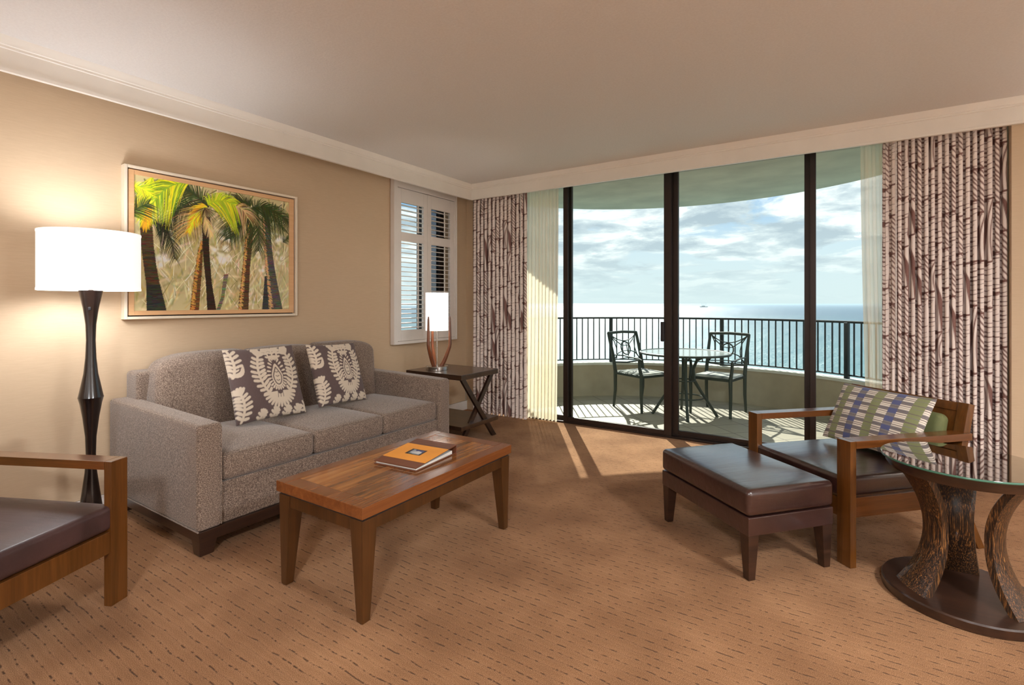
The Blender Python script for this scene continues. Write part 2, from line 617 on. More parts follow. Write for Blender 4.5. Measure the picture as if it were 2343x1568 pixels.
# ------------------------------------------------------------------ painter for printed patterns
class Canvas:
    def __init__(s, w, h, W, H, col):
        """w x h metres on W x H cells; y up"""
        s.w, s.h, s.W, s.H = w, h, W, H
        s.a = np.empty((H, W, 3))
        s.a[:] = lin(col)[:3]
        s.X, s.Y = np.meshgrid((np.arange(W) + 0.5) / W * w, (np.arange(H) + 0.5) / H * h)
        s.px = w / W

    def stroke(s, pts, r, col, alpha=1.0, raw=False):
        n = len(pts)
        rs = r if isinstance(r, (list, tuple, np.ndarray)) else [r] * n
        c = np.array(col[:3] if raw else lin(col)[:3])
        mr = max(rs) + 2 * s.px
        xs = [p[0] for p in pts]
        ys = [p[1] for p in pts]
        i0 = max(0, int((min(xs) - mr) / s.w * s.W))
        i1 = min(s.W, int((max(xs) + mr) / s.w * s.W) + 1)
        j0 = max(0, int((min(ys) - mr) / s.h * s.H))
        j1 = min(s.H, int((max(ys) + mr) / s.h * s.H) + 1)
        if i1 <= i0 or j1 <= j0:
            return
        X, Y = s.X[j0:j1, i0:i1], s.Y[j0:j1, i0:i1]
        D = np.full(X.shape, -1e9)
        for k in range(max(1, n - 1)):
            x0, y0 = pts[k]
            x1, y1 = pts[min(k + 1, n - 1)]
            dx, dy = x1 - x0, y1 - y0
            L = dx * dx + dy * dy + 1e-12
            t = np.clip(((X - x0) * dx + (Y - y0) * dy) / L, 0, 1)
            d = np.hypot(X - x0 - t * dx, Y - y0 - t * dy)
            rr = rs[k] + (rs[min(k + 1, n - 1)] - rs[k]) * t
            D = np.maximum(D, rr - d)
        m = np.clip(D / s.px + 0.5, 0, 1)[..., None] * alpha
        s.a[j0:j1, i0:i1] = s.a[j0:j1, i0:i1] * (1 - m) + c * m

    def poly(s, pts, col, alpha=1.0):
        c = np.array(lin(col)[:3])
        xs = [p[0] for p in pts]
        ys = [p[1] for p in pts]
        i0 = max(0, int(min(xs) / s.w * s.W) - 1)
        i1 = min(s.W, int(max(xs) / s.w * s.W) + 2)
        j0 = max(0, int(min(ys) / s.h * s.H) - 1)
        j1 = min(s.H, int(max(ys) / s.h * s.H) + 2)
        X, Y = s.X[j0:j1, i0:i1], s.Y[j0:j1, i0:i1]
        ins = np.zeros(X.shape, bool)
        n = len(pts)
        for k in range(n):
            x0, y0 = pts[k]
            x1, y1 = pts[(k + 1) % n]
            if y0 == y1:
                continue
            cr = ((y0 > Y) != (y1 > Y)) & (X < (x1 - x0) * (Y - y0) / (y1 - y0) + x0)
            ins ^= cr
        m = ins[..., None] * alpha
        s.a[j0:j1, i0:i1] = s.a[j0:j1, i0:i1] * (1 - m) + c * m


def bez(p0, p1, p2, n=8):
    return [((1 - t) ** 2 * p0[0] + 2 * t * (1 - t) * p1[0] + t * t * p2[0],
             (1 - t) ** 2 * p0[1] + 2 * t * (1 - t) * p1[1] + t * t * p2[1]) for t in [i / n for i in range(n + 1)]]


# =================================================================== THE SETTING
EYE = 1.2
CEIL = 2.465
FB = 2.303          # bottom of the fascias
XL = -3.55          # left wall face
XC = -3.335         # left fascia face
YC = 4.31           # window valance face
YD = 4.55           # sliding door plane
XR, YB = 2.7, -2.9  # right and rear walls (behind the camera)


def struct(o, label=None, cat=None):
    o['kind'] = 'structure'
    if label:
        o['label'] = label
    return o


struct(MB().box(XL - 0.12, XR + 0.12, YB - 0.12, 4.62, -0.12, 0.0, 0).build('floor', M['carpet']),
       'tan carpet with rows of short dark dashes')
struct(MB().box(XL - 0.12, XR + 0.12, YB - 0.12, 4.70, CEIL, CEIL + 0.12, 0).build('ceiling', M['ceiling']),
       'pale textured ceiling')
# left wall with the shutter window opening
WY0, WY1, WZ0, WZ1 = 3.42, 4.22, 0.87, 2.24
m = MB()
m.box(XL - 0.12, XL, YB - 0.12, WY0, 0, CEIL, 0)
m.box(XL - 0.12, XL, WY1, 4.62, 0, CEIL, 0)
m.box(XL - 0.12, XL, WY0, WY1, 0, WZ0, 0)
m.box(XL - 0.12, XL, WY0, WY1, WZ1, CEIL, 0)
struct(m.build('wall_left', M['wall']), 'tan wall behind the sofa')
m = MB()
m.box(0.886, XR + 0.12, 4.335, 4.70, 0, CEIL, 0)
m.box(XL, -3.39, 4.50, 4.62, 0, CEIL, 0)
struct(m.build('wall_back', M['wall']), 'tan wall to the right of the long curtains')
struct(MB().box(XR, XR + 0.12, YB, 4.335, 0, CEIL, 0).build('wall_right', M['trim']))
struct(MB().box(XL, XR, YB - 0.12, YB, 0, CEIL, 0).build('wall_rear', M['trim']))

# fascia profile: (outward, z)
prof = [(-0.02, FB), (0.006, FB), (0.006, FB + 0.016), (0.0, FB + 0.018), (0.0, 2.410), (0.006, 2.413), (0.006, 2.424),
        (0.012, 2.427), (0.016, 2.440), (0.026, 2.452), (0.032, CEIL), (-0.02, CEIL)]
o = MB().prism(prof, lambda a, b, e: (XC + a, (YB if e == 0 else YC - a * 0), b)).build('trim_1', M['trim'])
struct(o, 'cream moulded fascia along the top of the sofa wall')
o = MB().prism(prof, lambda a, b, e: ((XC if e == 0 else XR), YC - a, b)).build('trim_2', M['trim'])
struct(o, 'cream moulded valance over the sliding door')
m = MB()
m.box(XL, XL + 0.014, YB, 4.5, 0, 0.10, 0.003)
m.box(XL, XL + 0.018, YB, 4.5, 0.092, 0.10, 0.002)
struct(m.build('baseboard_left', M['white']), 'white baseboard under the sofa wall')
m = MB()
m.box(0.90, XR, 4.321, 4.335, 0, 0.10, 0.003)
struct(m.build('baseboard_back', M['white']))

# ------------------------------------------------------------------ sliding door
door = thing('door_1', (0, YD, 0), 'dark bronze framed sliding glass door opening onto the balcony', None, kind='structure')
del door['label']
door['label'] = 'dark bronze framed sliding glass door to the balcony'
m = MB()
m.box(-3.39, 0.886, -0.05, 0.07, 2.40, CEIL, 0.002)
m.build('head_rail', M['bronze'], door)
m = MB()
m.box(-3.39, 0.886, -0.035, 0.07, 0.0, 0.018, 0.002)
m.box(-3.39, 0.886, 0.012, 0.018, 0.018, 0.03, 0.001)
m.build('sill_track', M['bronze'], door)
for x0 in (-3.40, 0.86):
    MB().box(x0, x0 + 0.05, -0.05, 0.07, 0, 2.42, 0.002).build('jamb', M['bronze'], door)
panels = [(-3.36, -2.265, 0.035, 0.05, 0.07), (-2.335, -1.262, -0.012, 0.05, 0.068),
          (-1.282, -0.178, 0.035, 0.066, 0.067), (-0.205, 0.86, -0.012, 0.04, 0.05)]
for x0, x1, y, sl, sr in panels:
    m = MB()
    m.box(x0, x0 + sl, y - 0.018, y + 0.018, 0.018, 2.40, 0.003)
    m.box(x1 - sr, x1, y - 0.018, y + 0.018, 0.018, 2.40, 0.003)
    m.box(x0 + sl, x1 - sr, y - 0.016, y + 0.016, 0.018, 0.062, 0.002)
    m.box(x0 + sl, x1 - sr, y - 0.016, y + 0.016, 2.37, 2.40, 0.002)
    p = m.build('door_panel', M['bronze'], door)
    MB().box(x0 + sl - 0.005, x1 - sr + 0.005, y - 0.003, y + 0.003, 0.058, 2.375, 0).build('glass_pane', M['glass'], p)
    if abs(x1 + 1.262) < 0.01:
        h = MB()
        h.box(-1.352, -1.320, y - 0.045, y - 0.018, 0.855, 1.03, 0.006)
        h.build('pull_handle', M['black'], p)

# ------------------------------------------------------------------ shuttered window in the left wall
win = thing('window_1', (-3.66, 3.82, WZ0), None, None, kind='structure')
win['label'] = 'small window behind white plantation shutters'
m = MB()
for y0, y1 in ((-0.42, -0.37), (0.03, 0.14), (0.33, 0.44)):
    m.box(-0.03, 0.03, y0, y1, 0, WZ1 - WZ0, 0.002)
m.box(-0.028, 0.028, -0.42, 0.44, -0.001, 0.03, 0.002)
m.box(-0.028, 0.028, -0.42, 0.44, WZ1 - WZ0 - 0.03, WZ1 - WZ0 - 0.001, 0.002)
m.build('window_frame', M['bronze'], win)
MB().box(-0.003, 0.003, -0.38, 0.04, 0.02, WZ1 - WZ0 - 0.02, 0).build('glass_pane', M['glass'], win)
MB().box(-0.003, 0.003, 0.13, 0.34, 0.02, WZ1 - WZ0 - 0.02, 0).build('insect_screen', M['screen'], win)

sh = thing('plantation_shutter', (-3.50, 3.811, 0.805),
           'white plantation shutters with horizontal louvers over the small window behind the table lamp', 'shutter')
W2, HH = 0.462, 1.56
m = MB()
for a, b in ((-W2, -W2 + 0.052), (W2 - 0.035, W2)):
    m.box(-0.045, 0.0, a, b, 0, HH, 0.003)
m.box(-0.045, 0.0, -W2 + 0.052, W2 - 0.035, 0, 0.028, 0.003)
m.box(-0.045, 0.0, -W2 + 0.052, W2 - 0.035, 1.49, HH, 0.003)
for a, b in ((-W2, -W2 + 0.01), (W2 - 0.01, W2)):
    m.box(0.0, 0.006, a, b, 0, HH, 0.002)
m.box(0.0, 0.006, -W2 + 0.01, W2 - 0.01, 0, 0.01, 0.002)
m.build('shutter_frame', M['white'], sh)
for (a, b), (la, lb), rod in (((-0.408, 0.005), (-0.358, -0.052), -0.15), ((0.008, 0.426), (0.062, 0.356), 0.245)):
    m = MB()
    m.box(-0.035, -0.007, a, la, 0.03, 1.485, 0.003)
    m.box(-0.035, -0.007, lb, b, 0.03, 1.485, 0.003)
    for z0, z1 in ((0.03, 0.133), (0.985, 1.071), (1.352, 1.485)):
        m.box(-0.035, -0.007, la, lb, z0, z1, 0.002)
    leaf = m.build('shutter_panel', M['white'], sh)
    m = MB()
    for z0, z1, n in ((0.133, 0.985, 19), (1.071, 1.352, 6)):
        st = (z1 - z0) / n
        for i in range(n):
            zc = z0 + st * (i + 0.5)
            X = Matrix.Translation((-0.021, 0, zc)) @ Matrix.Rotation(R(4), 4, 'Y')
            m.box(-0.026, 0.026, la + 0.001, lb - 0.001, -0.0035, 0.0035, 0.002, 1, X)
    m.build('louvers', M['white'], leaf)
    m = MB()
    for z0, z1 in ((0.14, 0.98), (1.078, 1.345)):
        m.box(0.006, 0.016, rod - 0.006, rod + 0.006, z0, z1, 0.002)
    m.build('tilt_rod', M['white'], leaf)

# ------------------------------------------------------------------ balcony
BX, BY, BR = -1.3, 4.4, 2.25


def arcpts(r, a0, a1, n):
    return [(BX + r * math.cos(R(a0 + (a1 - a0) * i / n)), BY + r * math.sin(R(a0 + (a1 - a0) * i / n))) for i in range(n + 1)]


pts = arcpts(BR + 0.02, 4, 176, 64)
o = MB().prism(pts, lambda a, b, e: (a, b, -0.14 if e == 0 else -0.02)).build('floor_balcony', M['tile'])
struct(o, 'pale tiled balcony floor')
pts = arcpts(BR + 0.12, 2, 178, 72)
o = MB().prism(pts, lambda a, b, e: (a, b, 2.43 if e == 0 else 2.62)).build('ceiling_balcony', M['soffit'])
o.location.y = -0.12
struct(o, 'curved underside of the balcony above')
outer = arcpts(BR + 0.16, 2, 178, 72)
inner = arcpts(BR, 178, 2, 72)
o = MB().prism(outer + inner, lambda a, b, e: (a, b, -0.14 if e == 0 else 0.385)).build('wall_balcony', M['stucco'])
struct(o, 'low curved balcony parapet')
outer = arcpts(BR + 0.18, 2, 178, 72)
inner = arcpts(BR - 0.015, 178, 2, 72)
o = MB().prism(outer + inner, lambda a, b, e: (a, b, 0.385 if e == 0 else 0.415)).build('trim_3', M['stucco_w'])
struct(o, 'white ledge capping the balcony parapet')
# door threshold outside
struct(MB().box(-3.6, 0.95, 4.60, 4.70, -0.14, 0.0, 0).build('trim_4', M['stucco']))
struct(MB().box(-3.67, -3.40, 4.621, 4.70, -0.1, 2.62, 0).build('wall_pier', M['stucco']))
# building facade outside the rooms (blocks the sky from the slab edges)
struct(MB().box(-3.67, XR, 4.62, 4.74, 2.40, 2.9, 0).build('wall_facade', M['stucco']))

rail = thing('balcony_railing', (BX, BY, 0.415), 'dark metal railing with thin upright bars around the curved balcony', 'railing')
RR = BR + 0.07


def apt(deg, z, r=RR):
    return (r * math.cos(R(deg)), r * math.sin(R(deg)), z)


for nm, z, rr, fl in (('top_rail', 0.585, 0.013, 1.0), ('bottom_rail', 0.035, 0.008, 1.0)):
    MB().tube([apt(5 + i * 170 / 110, z) for i in range(111)], rr, 8).build(nm, M['rail'], rail)
for i in range(-2, 4):
    d = 123.1 - 34.27 * i
    if 5 < d < 175:
        X = Matrix.Rotation(R(d), 4, 'Z') @ Matrix.Translation((RR, 0, 0))
        MB().box(-0.02, 0.02, -0.021, 0.021, -0.03, 0.58, 0.003, 1, X).build('post', M['rail'], rail)
b0 = MB().box(-0.0065, 0.0065, -0.0065, 0.0065, 0.03, 0.58, 0.001, 1).build('baluster', M['rail'], rail)
first = True
for k in range(-30, 62):
    if k % 18 == 0:
        continue
    d = 123.1 - 34.27 * k / 18
    if not 8 < d < 172:
        continue
    b = b0 if first else b0.copy()
    if not first:
        COL.objects.link(b)
    first = False
    b.parent = rail
    b.location = apt(d, 0)
    b.rotation_euler = (0, 0, R(d))

# sea far below
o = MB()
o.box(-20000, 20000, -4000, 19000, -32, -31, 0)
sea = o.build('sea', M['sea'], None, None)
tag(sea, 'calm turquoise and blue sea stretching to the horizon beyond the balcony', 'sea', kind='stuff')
boat = thing('sailing_ship', (-820, 3750, -31), 'tiny pale ship on the far horizon right of the middle door stile', 'ship', 0.4)
MB().hexa([(-22, -4, 0), (22, -4, 0), (22, 4, 0), (-22, 4, 0)], [(-30, -5, 6), (32, -5, 6), (32, 5, 6), (-30, 5, 6)], 0.5).build('hull', M['stucco_w'], boat)
MB().box(-14, 8, -3, 3, 6, 11, 0.3).build('cabin', M['stucco_w'], boat)
m = MB()
for x in (-12, 2, 14):
    m.tube([(x, 0, 6), (x, 0, 30)], 0.8, 6)
m.build('mast', M['stucco_w'], boat)


# =================================================================== CURTAINS
def curtain_canvas(w, h, W, H, seed, sw=0.085, gap=(0.002, 0.004, 0.007, 0.010), dens=1.0,
                   kinds=('tick', 'tick', 'leaf', 'diag', 'tick')):
    rr = random.Random(seed)
    cream, brown, mid = (250, 236, 228), (124, 80, 70), (158, 122, 110)
    cv = Canvas(w, h, W, H, cream)
    n = int(w / sw) + 1
    for i in range(n):
        x0 = i * sw
        xc = x0 + sw / 2
        hw = sw * 0.5
        # dark gap between stems
        pts, ws = [], []
        for k in range(41):
            pts.append((x0 + rr.uniform(-0.004, 0.004), k * h / 40))
            ws.append(rr.choice(gap))
        cv.stroke(pts, ws, brown, 0.95)
        z = rr.uniform(-0.3, 0.0)
        while z < h:
            L = rr.uniform(0.20, 0.46)
            kind = rr.choice(kinds)
            if kind == 'tick':
                q = z
                while q < z + L:
                    sl = rr.uniform(-0.006, 0.010)
                    th = rr.choice([0.0024, 0.0034, 0.0050])
                    a = rr.uniform(-1, -0.8)
                    e = rr.uniform(0.2, 1.0)
                    cv.stroke(bez((xc + a * hw, q), (xc, q - 0.012), (xc + e * hw, q + sl), 5),
                              [th, th * 1.3, th, th * .8, th * .6, 0.0012], brown)
                    q += rr.uniform(0.024, 0.046) * dens
            elif kind == 'leaf':
                s = rr.choice([-1, 1])
                cv.stroke(bez((xc + s * hw * 0.7, z), (xc + s * hw * 1.1, z + L / 2), (xc - s * hw * .4, z + L), 8),
                          [0.002, 0.007, 0.011, 0.014, 0.014, 0.011, 0.008, 0.005, 0.001], brown)
                cv.stroke(bez((xc - s * hw * 0.2, z), (xc + s * hw * .3, z + L / 2), (xc - s * hw * .8, z + L), 8), 0.0032, brown)
                cv.stroke(bez((xc - s * hw * 0.7, z), (xc - s * hw * .2, z + L / 2), (xc - s * hw * .9, z + L * .8), 8), 0.0028, brown)
            else:
                q = z
                while q < z + L:
                    cv.stroke([(xc - hw, q + 0.05), (xc, q + 0.03), (xc + hw * .9, q - 0.035)],
                              [0.002, 0.0046, 0.0026], brown)
                    q += rr.uniform(0.028, 0.05) * dens
            z += L
            cv.stroke(bez((xc - hw, z), (xc, z - 0.02), (xc + hw, z + 0.006), 4),
                      [0.010, rr.uniform(0.006, 0.020), 0.009, 0.006, 0.003], brown)
            cv.stroke([(xc - hw, z - 0.016), (xc + hw * .4, z - 0.022)], [0.004, 0.001], brown)
    return cv.a


def curtain(name, x0, x1, y, nf, amp, mat, label, z0=0.012, z1=2.38, nu=None, nv=60, art=None, seed=1, gather=0.35,
            drift=0.0, flat_edge=0.0, group=None):
    rr = np.random.default_rng(seed)
    nu = nu or nf * 16
    t = np.linspace(0, 1, nu)
    v = np.linspace(0, 1, nv)
    T, V = np.meshgrid(t, v)
    ph = 2 * np.pi * nf * T
    wob = np.interp(t, np.linspace(0, 1, nf + 1), rr.uniform(-0.6, 0.6, nf + 1))
    wob2 = np.interp(t, np.linspace(0, 1, nf + 1), rr.uniform(0.65, 1.25, nf + 1))
    slow = 0.5 * np.sin(V * 3.0 + 9 * T) * (1 - V) * 0.7
    A = amp * wob2[None, :] * (0.75 + 0.35 * (1 - V)) * np.where(V > 0.96, 0.75, 1.0)
    if flat_edge:
        A = A * np.clip(np.where(T < flat_edge, 0.25, 1.0), 0, 1)
    P = np.zeros((nv, nu, 3))
    pitch = (x1 - x0) / nf
    P[..., 0] = x0 + (x1 - x0) * T - gather * pitch * np.sin(2 * (ph + wob[None, :])) * 0.5 + drift * (1 - V) ** 1.5
    P[..., 1] = y + A * np.sin(ph + wob[None, :] + slow)
    P[..., 2] = z0 + (z1 - z0) * V
    P[0, :, 2] += 0.004 * np.sin(ph[0])
    root = thing(name, ((x0 + x1) / 2, y, 0), label, 'curtain', group=group)
    P[..., 0] -= (x0 + x1) / 2
    P[..., 1] -= y
    me = gridmesh(P, art)
    link('fabric_panel', me, mat, root, None)
    m = MB()
    m.box(x0 - (x0 + x1) / 2 - 0.01, x1 - (x0 + x1) / 2 + 0.01, -0.008, 0.008, 2.395, 2.41, 0.002)
    m.build('curtain_track', M['white'], root)
    return root


WR, HR = 1.55, 2.37
art = curtain_canvas(WR, HR, 460, 700, 5, 0.0861, (0.003, 0.005, 0.008, 0.011), 0.9,
                     ('tick', 'tick', 'leaf', 'diag', 'tick', 'diag'))
cr = curtain('patterned_curtain', 0.240, 0.878, 4.415, 18, 0.034, M['print'],
             'long brown and cream bamboo print curtain at the right end, behind the armchair', art=art, nu=460, nv=700, seed=3,
             flat_edge=0.09)
MB().tube([(-0.245, -0.055, 0.93), (-0.245, -0.05, 2.38)], 0.004, 6).build('curtain_wand', M['white'], cr)
art = curtain_canvas(1.20, HR, 340, 480, 9, 0.0857, (0.0, 0.002, 0.005, 0.008), 0.85,
                     ('tick', 'tick', 'diag', 'tick', 'tick', 'leaf'))
cl = curtain('patterned_curtain', -3.40, -2.70, 4.430, 14, 0.034, M['print'],
             'long brown and cream bamboo print curtain in the left corner, beside the side table', art=art, nu=340, nv=480, seed=8)
MB().tube([(0.30, -0.055, 1.05), (0.30, -0.05, 2.38)], 0.004, 6).build('curtain_wand', M['white'], cl)
curtain('sheer_curtain', -2.74, -2.372, 4.492, 9, 0.012, M['sheer'],
        'gathered ivory sheer curtain beside the left patterned curtain', seed=4, nu=180, nv=30, gather=0.2, drift=-0.02)
curtain('sheer_curtain', 0.115, 0.42, 4.475, 7, 0.020, M['sheer2'],
        'narrow ivory sheer curtain left of the right patterned curtain', seed=6, nu=140, nv=30, gather=0.2, drift=0.045)

# =================================================================== SOFA
sofa = thing('sofa', (-3.02, 2.08, 0), 'long taupe tweed three-seat sofa against the left wall', 'sofa')
m = MB()
m.box(-0.50, 0.478, -0.80, 0.80, 0.12, 0.322, 0.006)
m.build('base', M['sofa'], sofa)
for s in (-1, 1):
    y0, y1 = sorted((s * 0.905, s * 0.789))
    m = MB()
    m.cushion(-0.525, 0.505, y0, y1, 0.122, 0.622, 0.020, (0, 0.004, 0.003), 8, None,
              lambda o, u: Vector((o.x, o.y, o.z + 0.024 * (u[2] + 1) / 2 * (1 - u[0]) / 2)))
    m.tube([(0.499, s * 0.899, 0.13), (0.499, s * 0.899, 0.605), (0.487, s * 0.899, 0.614), (-0.5, s * 0.899, 0.637)], 0.0035, 6)
    m.tube([(0.500, s * 0.795, 0.13), (0.500, s * 0.795, 0.598), (0.487, s * 0.795, 0.614)], 0.003, 6)
    m.tube([(0.502, s * 0.902, 0.124), (-0.5, s * 0.902, 0.124)], 0.004, 6)
    m.build('arm', M['sofa'], sofa, 50)
m = MB()
m.cushion(-0.525, -0.36, -0.825, 0.86, 0.25, 0.80, 0.025, (0, 0, 0), 8)
m.build('back_frame', M['sofa'], sofa, 50)
ys = [-0.805, -0.262, 0.262, 0.805]
for i in range(3):
    m = MB()

    def warp(o, u, i=i):
        # leans back and crowns along the top
        top = (u[2] + 1) / 2
        edge = {0: -u[1], 1: 0, 2: u[1]}[i]
        dz = -0.045 * max(0.0, edge - 0.35) ** 2 / 0.42 * top + 0.012 * top * (1 - u[1] ** 2 if i == 1 else 1 - max(edge, 0))
        return Vector((o.x - 0.085 * top, o.y + 0.045 * top, o.z + dz))
    m.cushion(-0.36, -0.17, ys[i] + 0.002, ys[i + 1] - 0.002, 0.42, 0.882, 0.05, (0.03, 0.0, 0.004), 12, None, warp)
    m.build('back_cushion', M['sofa'], sofa, 60)
ys = [-0.786, -0.262, 0.262, 0.786]
for i in range(3):
    m = MB()
    m.cushion(-0.24, 0.488, ys[i] + 0.002, ys[i + 1] - 0.002, 0.324, 0.458, 0.030, (0.012, 0.0, 0.028), 14)
    m.tube([(0.480, ys[i] + 0.02, 0.450), (0.486, (ys[i] + ys[i + 1]) / 2, 0.456), (0.480, ys[i + 1] - 0.02, 0.450)], 0.003, 6)
    m.build('seat_cushion', M['sofa'], sofa, 60)
m = MB()
m.box(-0.44, 0.43, -0.893, -0.83, 0.065, 0.12, 0.003)
m.box(-0.44, 0.43, 0.83, 0.893, 0.065, 0.12, 0.003)
m.box(0.43, 0.494, -0.893, 0.893, 0.065, 0.12, 0.003)
m.box(-0.50, -0.44, -0.893, 0.893, 0.065, 0.12, 0.003)
m.build('wooden_plinth', M['darkwood'], sofa)
for sx in (-1, 1):
    for sy in (-1, 1):
        cx = 0.45 if sx > 0 else -0.45
        cy = sy * 0.848
        t, b = 0.047, 0.032
        rt = [(cx - t, cy - t), (cx + t, cy - t), (cx + t, cy + t), (cx - t, cy + t)]
        dx, dy = (t - b) * 0.6 * (1 if sx > 0 else -1), (t - b) * 0.6 * sy
        rb = [(cx + dx - b, cy + dy - b), (cx + dx + b, cy + dy - b), (cx + dx + b, cy + dy + b), (cx + dx - b, cy + dy + b)]
        MB().hexa([(*p, 0) for p in rb], [(*p, 0.118) for p in rt], 0.004).build('leg', M['darkwood'], sofa)


# =================================================================== PILLOWS
def damask(S=160):
    br, crm = (74, 46, 42), (216, 200, 178)
    cv = Canvas(1, 1, S, S, br)

    def lobe(x, y, ang, L, w):
        c, s = math.cos(ang), math.sin(ang)
        cv.stroke([(x, y), (x + c * L * .6, y + s * L * .6), (x + c * L, y + s * L)], [w * .55, w, w * .85], crm)

    def frond(P, n, L, w, both=(1, 1), tip=True):
        pts = bez(*P, 40)
        for k in range(n):
            f = (k + 0.5) / n
            i = int(f * 39)
            x, y = pts[i]
            a = math.atan2(pts[i + 1][1] - y, pts[i + 1][0] - x)
            q = 0.75 + 0.4 * math.sin(f * math.pi)
            if both[0]:
                lobe(x, y, a + 1.15, L * q, w)
            if both[1]:
                lobe(x, y, a - 1.15, L * q, w)
        cv.stroke(pts, w * 0.75, crm)
        if tip:
            a = math.atan2(pts[-1][1] - pts[-3][1], pts[-1][0] - pts[-3][0])
            for da in (-0.8, -0.4, 0, 0.4, 0.8):
                lobe(*pts[-1], a + da, L * 1.1, w)

    # side strips
    frond(((0.06, 0.02), (0.14, 0.2), (0.08, 0.36)), 6, 0.085, 0.021)
    frond(((0.03, 0.60), (0.12, 0.78), (0.02, 1.02)), 7, 0.085, 0.021, tip=False)
    cv.stroke(bez((0.02, 0.62), (0.16, 0.60), (0.17, 0.76), 8), [0.012, 0.02, 0.03, 0.036, 0.036, 0.03, 0.022, 0.014, 0.006], crm)
    cv.stroke(bez((0.08, 0.66), (0.13, 0.67), (0.13, 0.72), 5), 0.008, br)
    frond(((0.98, 0.02), (0.93, 0.08), (1.0, 0.14)), 3, 0.05, 0.018)
    # flanking fronds
    frond(((0.47, 0.30), (0.28, 0.56), (0.40, 0.86)), 9, 0.085, 0.022)
    frond(((0.75, 0.30), (0.95, 0.56), (0.82, 0.86)), 9, 0.085, 0.022)
    # centre teardrop
    for k in range(26):
        a = k / 26 * 2 * math.pi
        rx, ry = 0.10, 0.20 + 0.03 * math.sin(a)
        x, y = 0.61 + rx * math.cos(a) * (1 - 0.35 * max(0, math.sin(a))), 0.57 + ry * math.sin(a)
        lobe(x, y, math.atan2(math.sin(a) * 0.9, math.cos(a)), 0.045, 0.014)
    tear = [(0.61 + 0.088 * math.cos(a) * (1 - 0.5 * max(0, math.sin(a))), 0.56 + 0.17 * math.sin(a)) for a in
            [i / 30 * 2 * math.pi for i in range(30)]]
    cv.poly(tear, crm)
    small = [(0.61 + 0.062 * math.cos(a) * (1 - 0.75 * max(0, math.sin(a)) ** 1.2), 0.55 + 0.125 * math.sin(a)) for a in
             [i / 30 * 2 * math.pi for i in range(31)]]
    cv.stroke(small, 0.0075, br)
    for q in (0.49, 0.55, 0.61):
        cv.stroke([(0.585, q), (0.61, q - 0.012), (0.635, q)], 0.005, br)
    # crown above and fan below
    for x in (0.55, 0.61, 0.67):
        frond(((x, 0.80), (x, 0.86), (x + (x - 0.61) * .4, 0.92)), 2, 0.04, 0.017)
    for k in range(13):
        a = math.pi + (k + 0.5) / 13 * math.pi
        lobe(0.61 + 0.05 * math.cos(a), 0.33 + 0.05 * math.sin(a), a, 0.19 - 0.035 * math.sin((k + .5) / 13 * math.pi), 0.02)
    for k in range(3):
        cv.stroke([(0.58 + 0.03 * k, 0.36), (0.57 + 0.04 * k, 0.25)], 0.004, br)
    # bottom sprigs
    for x in (0.30, 0.48, 0.66, 0.82):
        frond(((x, -0.02), (x + 0.01, 0.03), (x + 0.03, 0.06)), 2, 0.055, 0.018)
    for x in (0.36, 0.5, 0.64, 0.78):
        frond(((x, 1.03), (x, 1.0), (x + 0.02, 0.98)), 2, 0.05, 0.016)
    return cv.a


def plaid(W=240, H=170):
    g, cr_, bl, gy, dk = (118, 122, 66), (226, 214, 196), (52, 62, 116), (112, 104, 104), (92, 74, 68)
    cv = Canvas(0.5, 0.28, W, H, gy)
    cols = [('c', 0.042), ('g', 0.046), ('c', 0.05), ('b', 0.044), ('c', 0.052), ('g', 0.050), ('c', 0.05), ('b', 0.044),
            ('c', 0.052), ('g', 0.054), ('c', 0.05)]
    rows = 7
    rh = 0.28 / rows
    x = 0.0
    for k, w in cols:
        for r in range(rows):
            y = r * rh
            sh_ = (r % 2) * 0.0
            a, b = x + sh_, x + w + sh_
            if k == 'c':
                cv.poly([(a, y), (b, y), (b, y + rh), (a, y + rh)], gy)
                for q in range(3):
                    yy = y + rh * (0.03 + q * 0.22)
                    cv.poly([(a, yy), (b, yy), (b, yy + rh * .15), (a, yy + rh * .15)], cr_)
                    cv.poly([(a, yy + rh * .15), (b, yy + rh * .15), (b, yy + rh * .22), (a, yy + rh * .22)], dk)
                cv.poly([(a, y + rh * .80), (b, y + rh * .80), (b, y + rh * .90), (a, y + rh * .90)], dk)
            elif k == 'g':
                cv.poly([(a, y), (b, y), (b, y + rh), (a, y + rh)], g)
                cv.poly([(a, y + rh * .72), (b, y + rh * .72), (b, y + rh * .82), (a, y + rh * .82)], dk)
                cv.poly([(a, y + rh * .3), (b, y + rh * .3), (b, y + rh * .36), (a, y + rh * .36)], gy)
            else:
                cv.poly([(a, y), (b, y), (b, y + rh), (a, y + rh)], gy)
                y2 = y + rh * 0.42
                cv.poly([(a, y2), (b, y2), (b, y2 + rh * .56), (a, y2 + rh * .56)], bl)
                cv.poly([(a, y + rh * .18), (b, y + rh * .18), (b, y + rh * .26), (a, y + rh * .26)], dk)
        x += w
    return cv.a


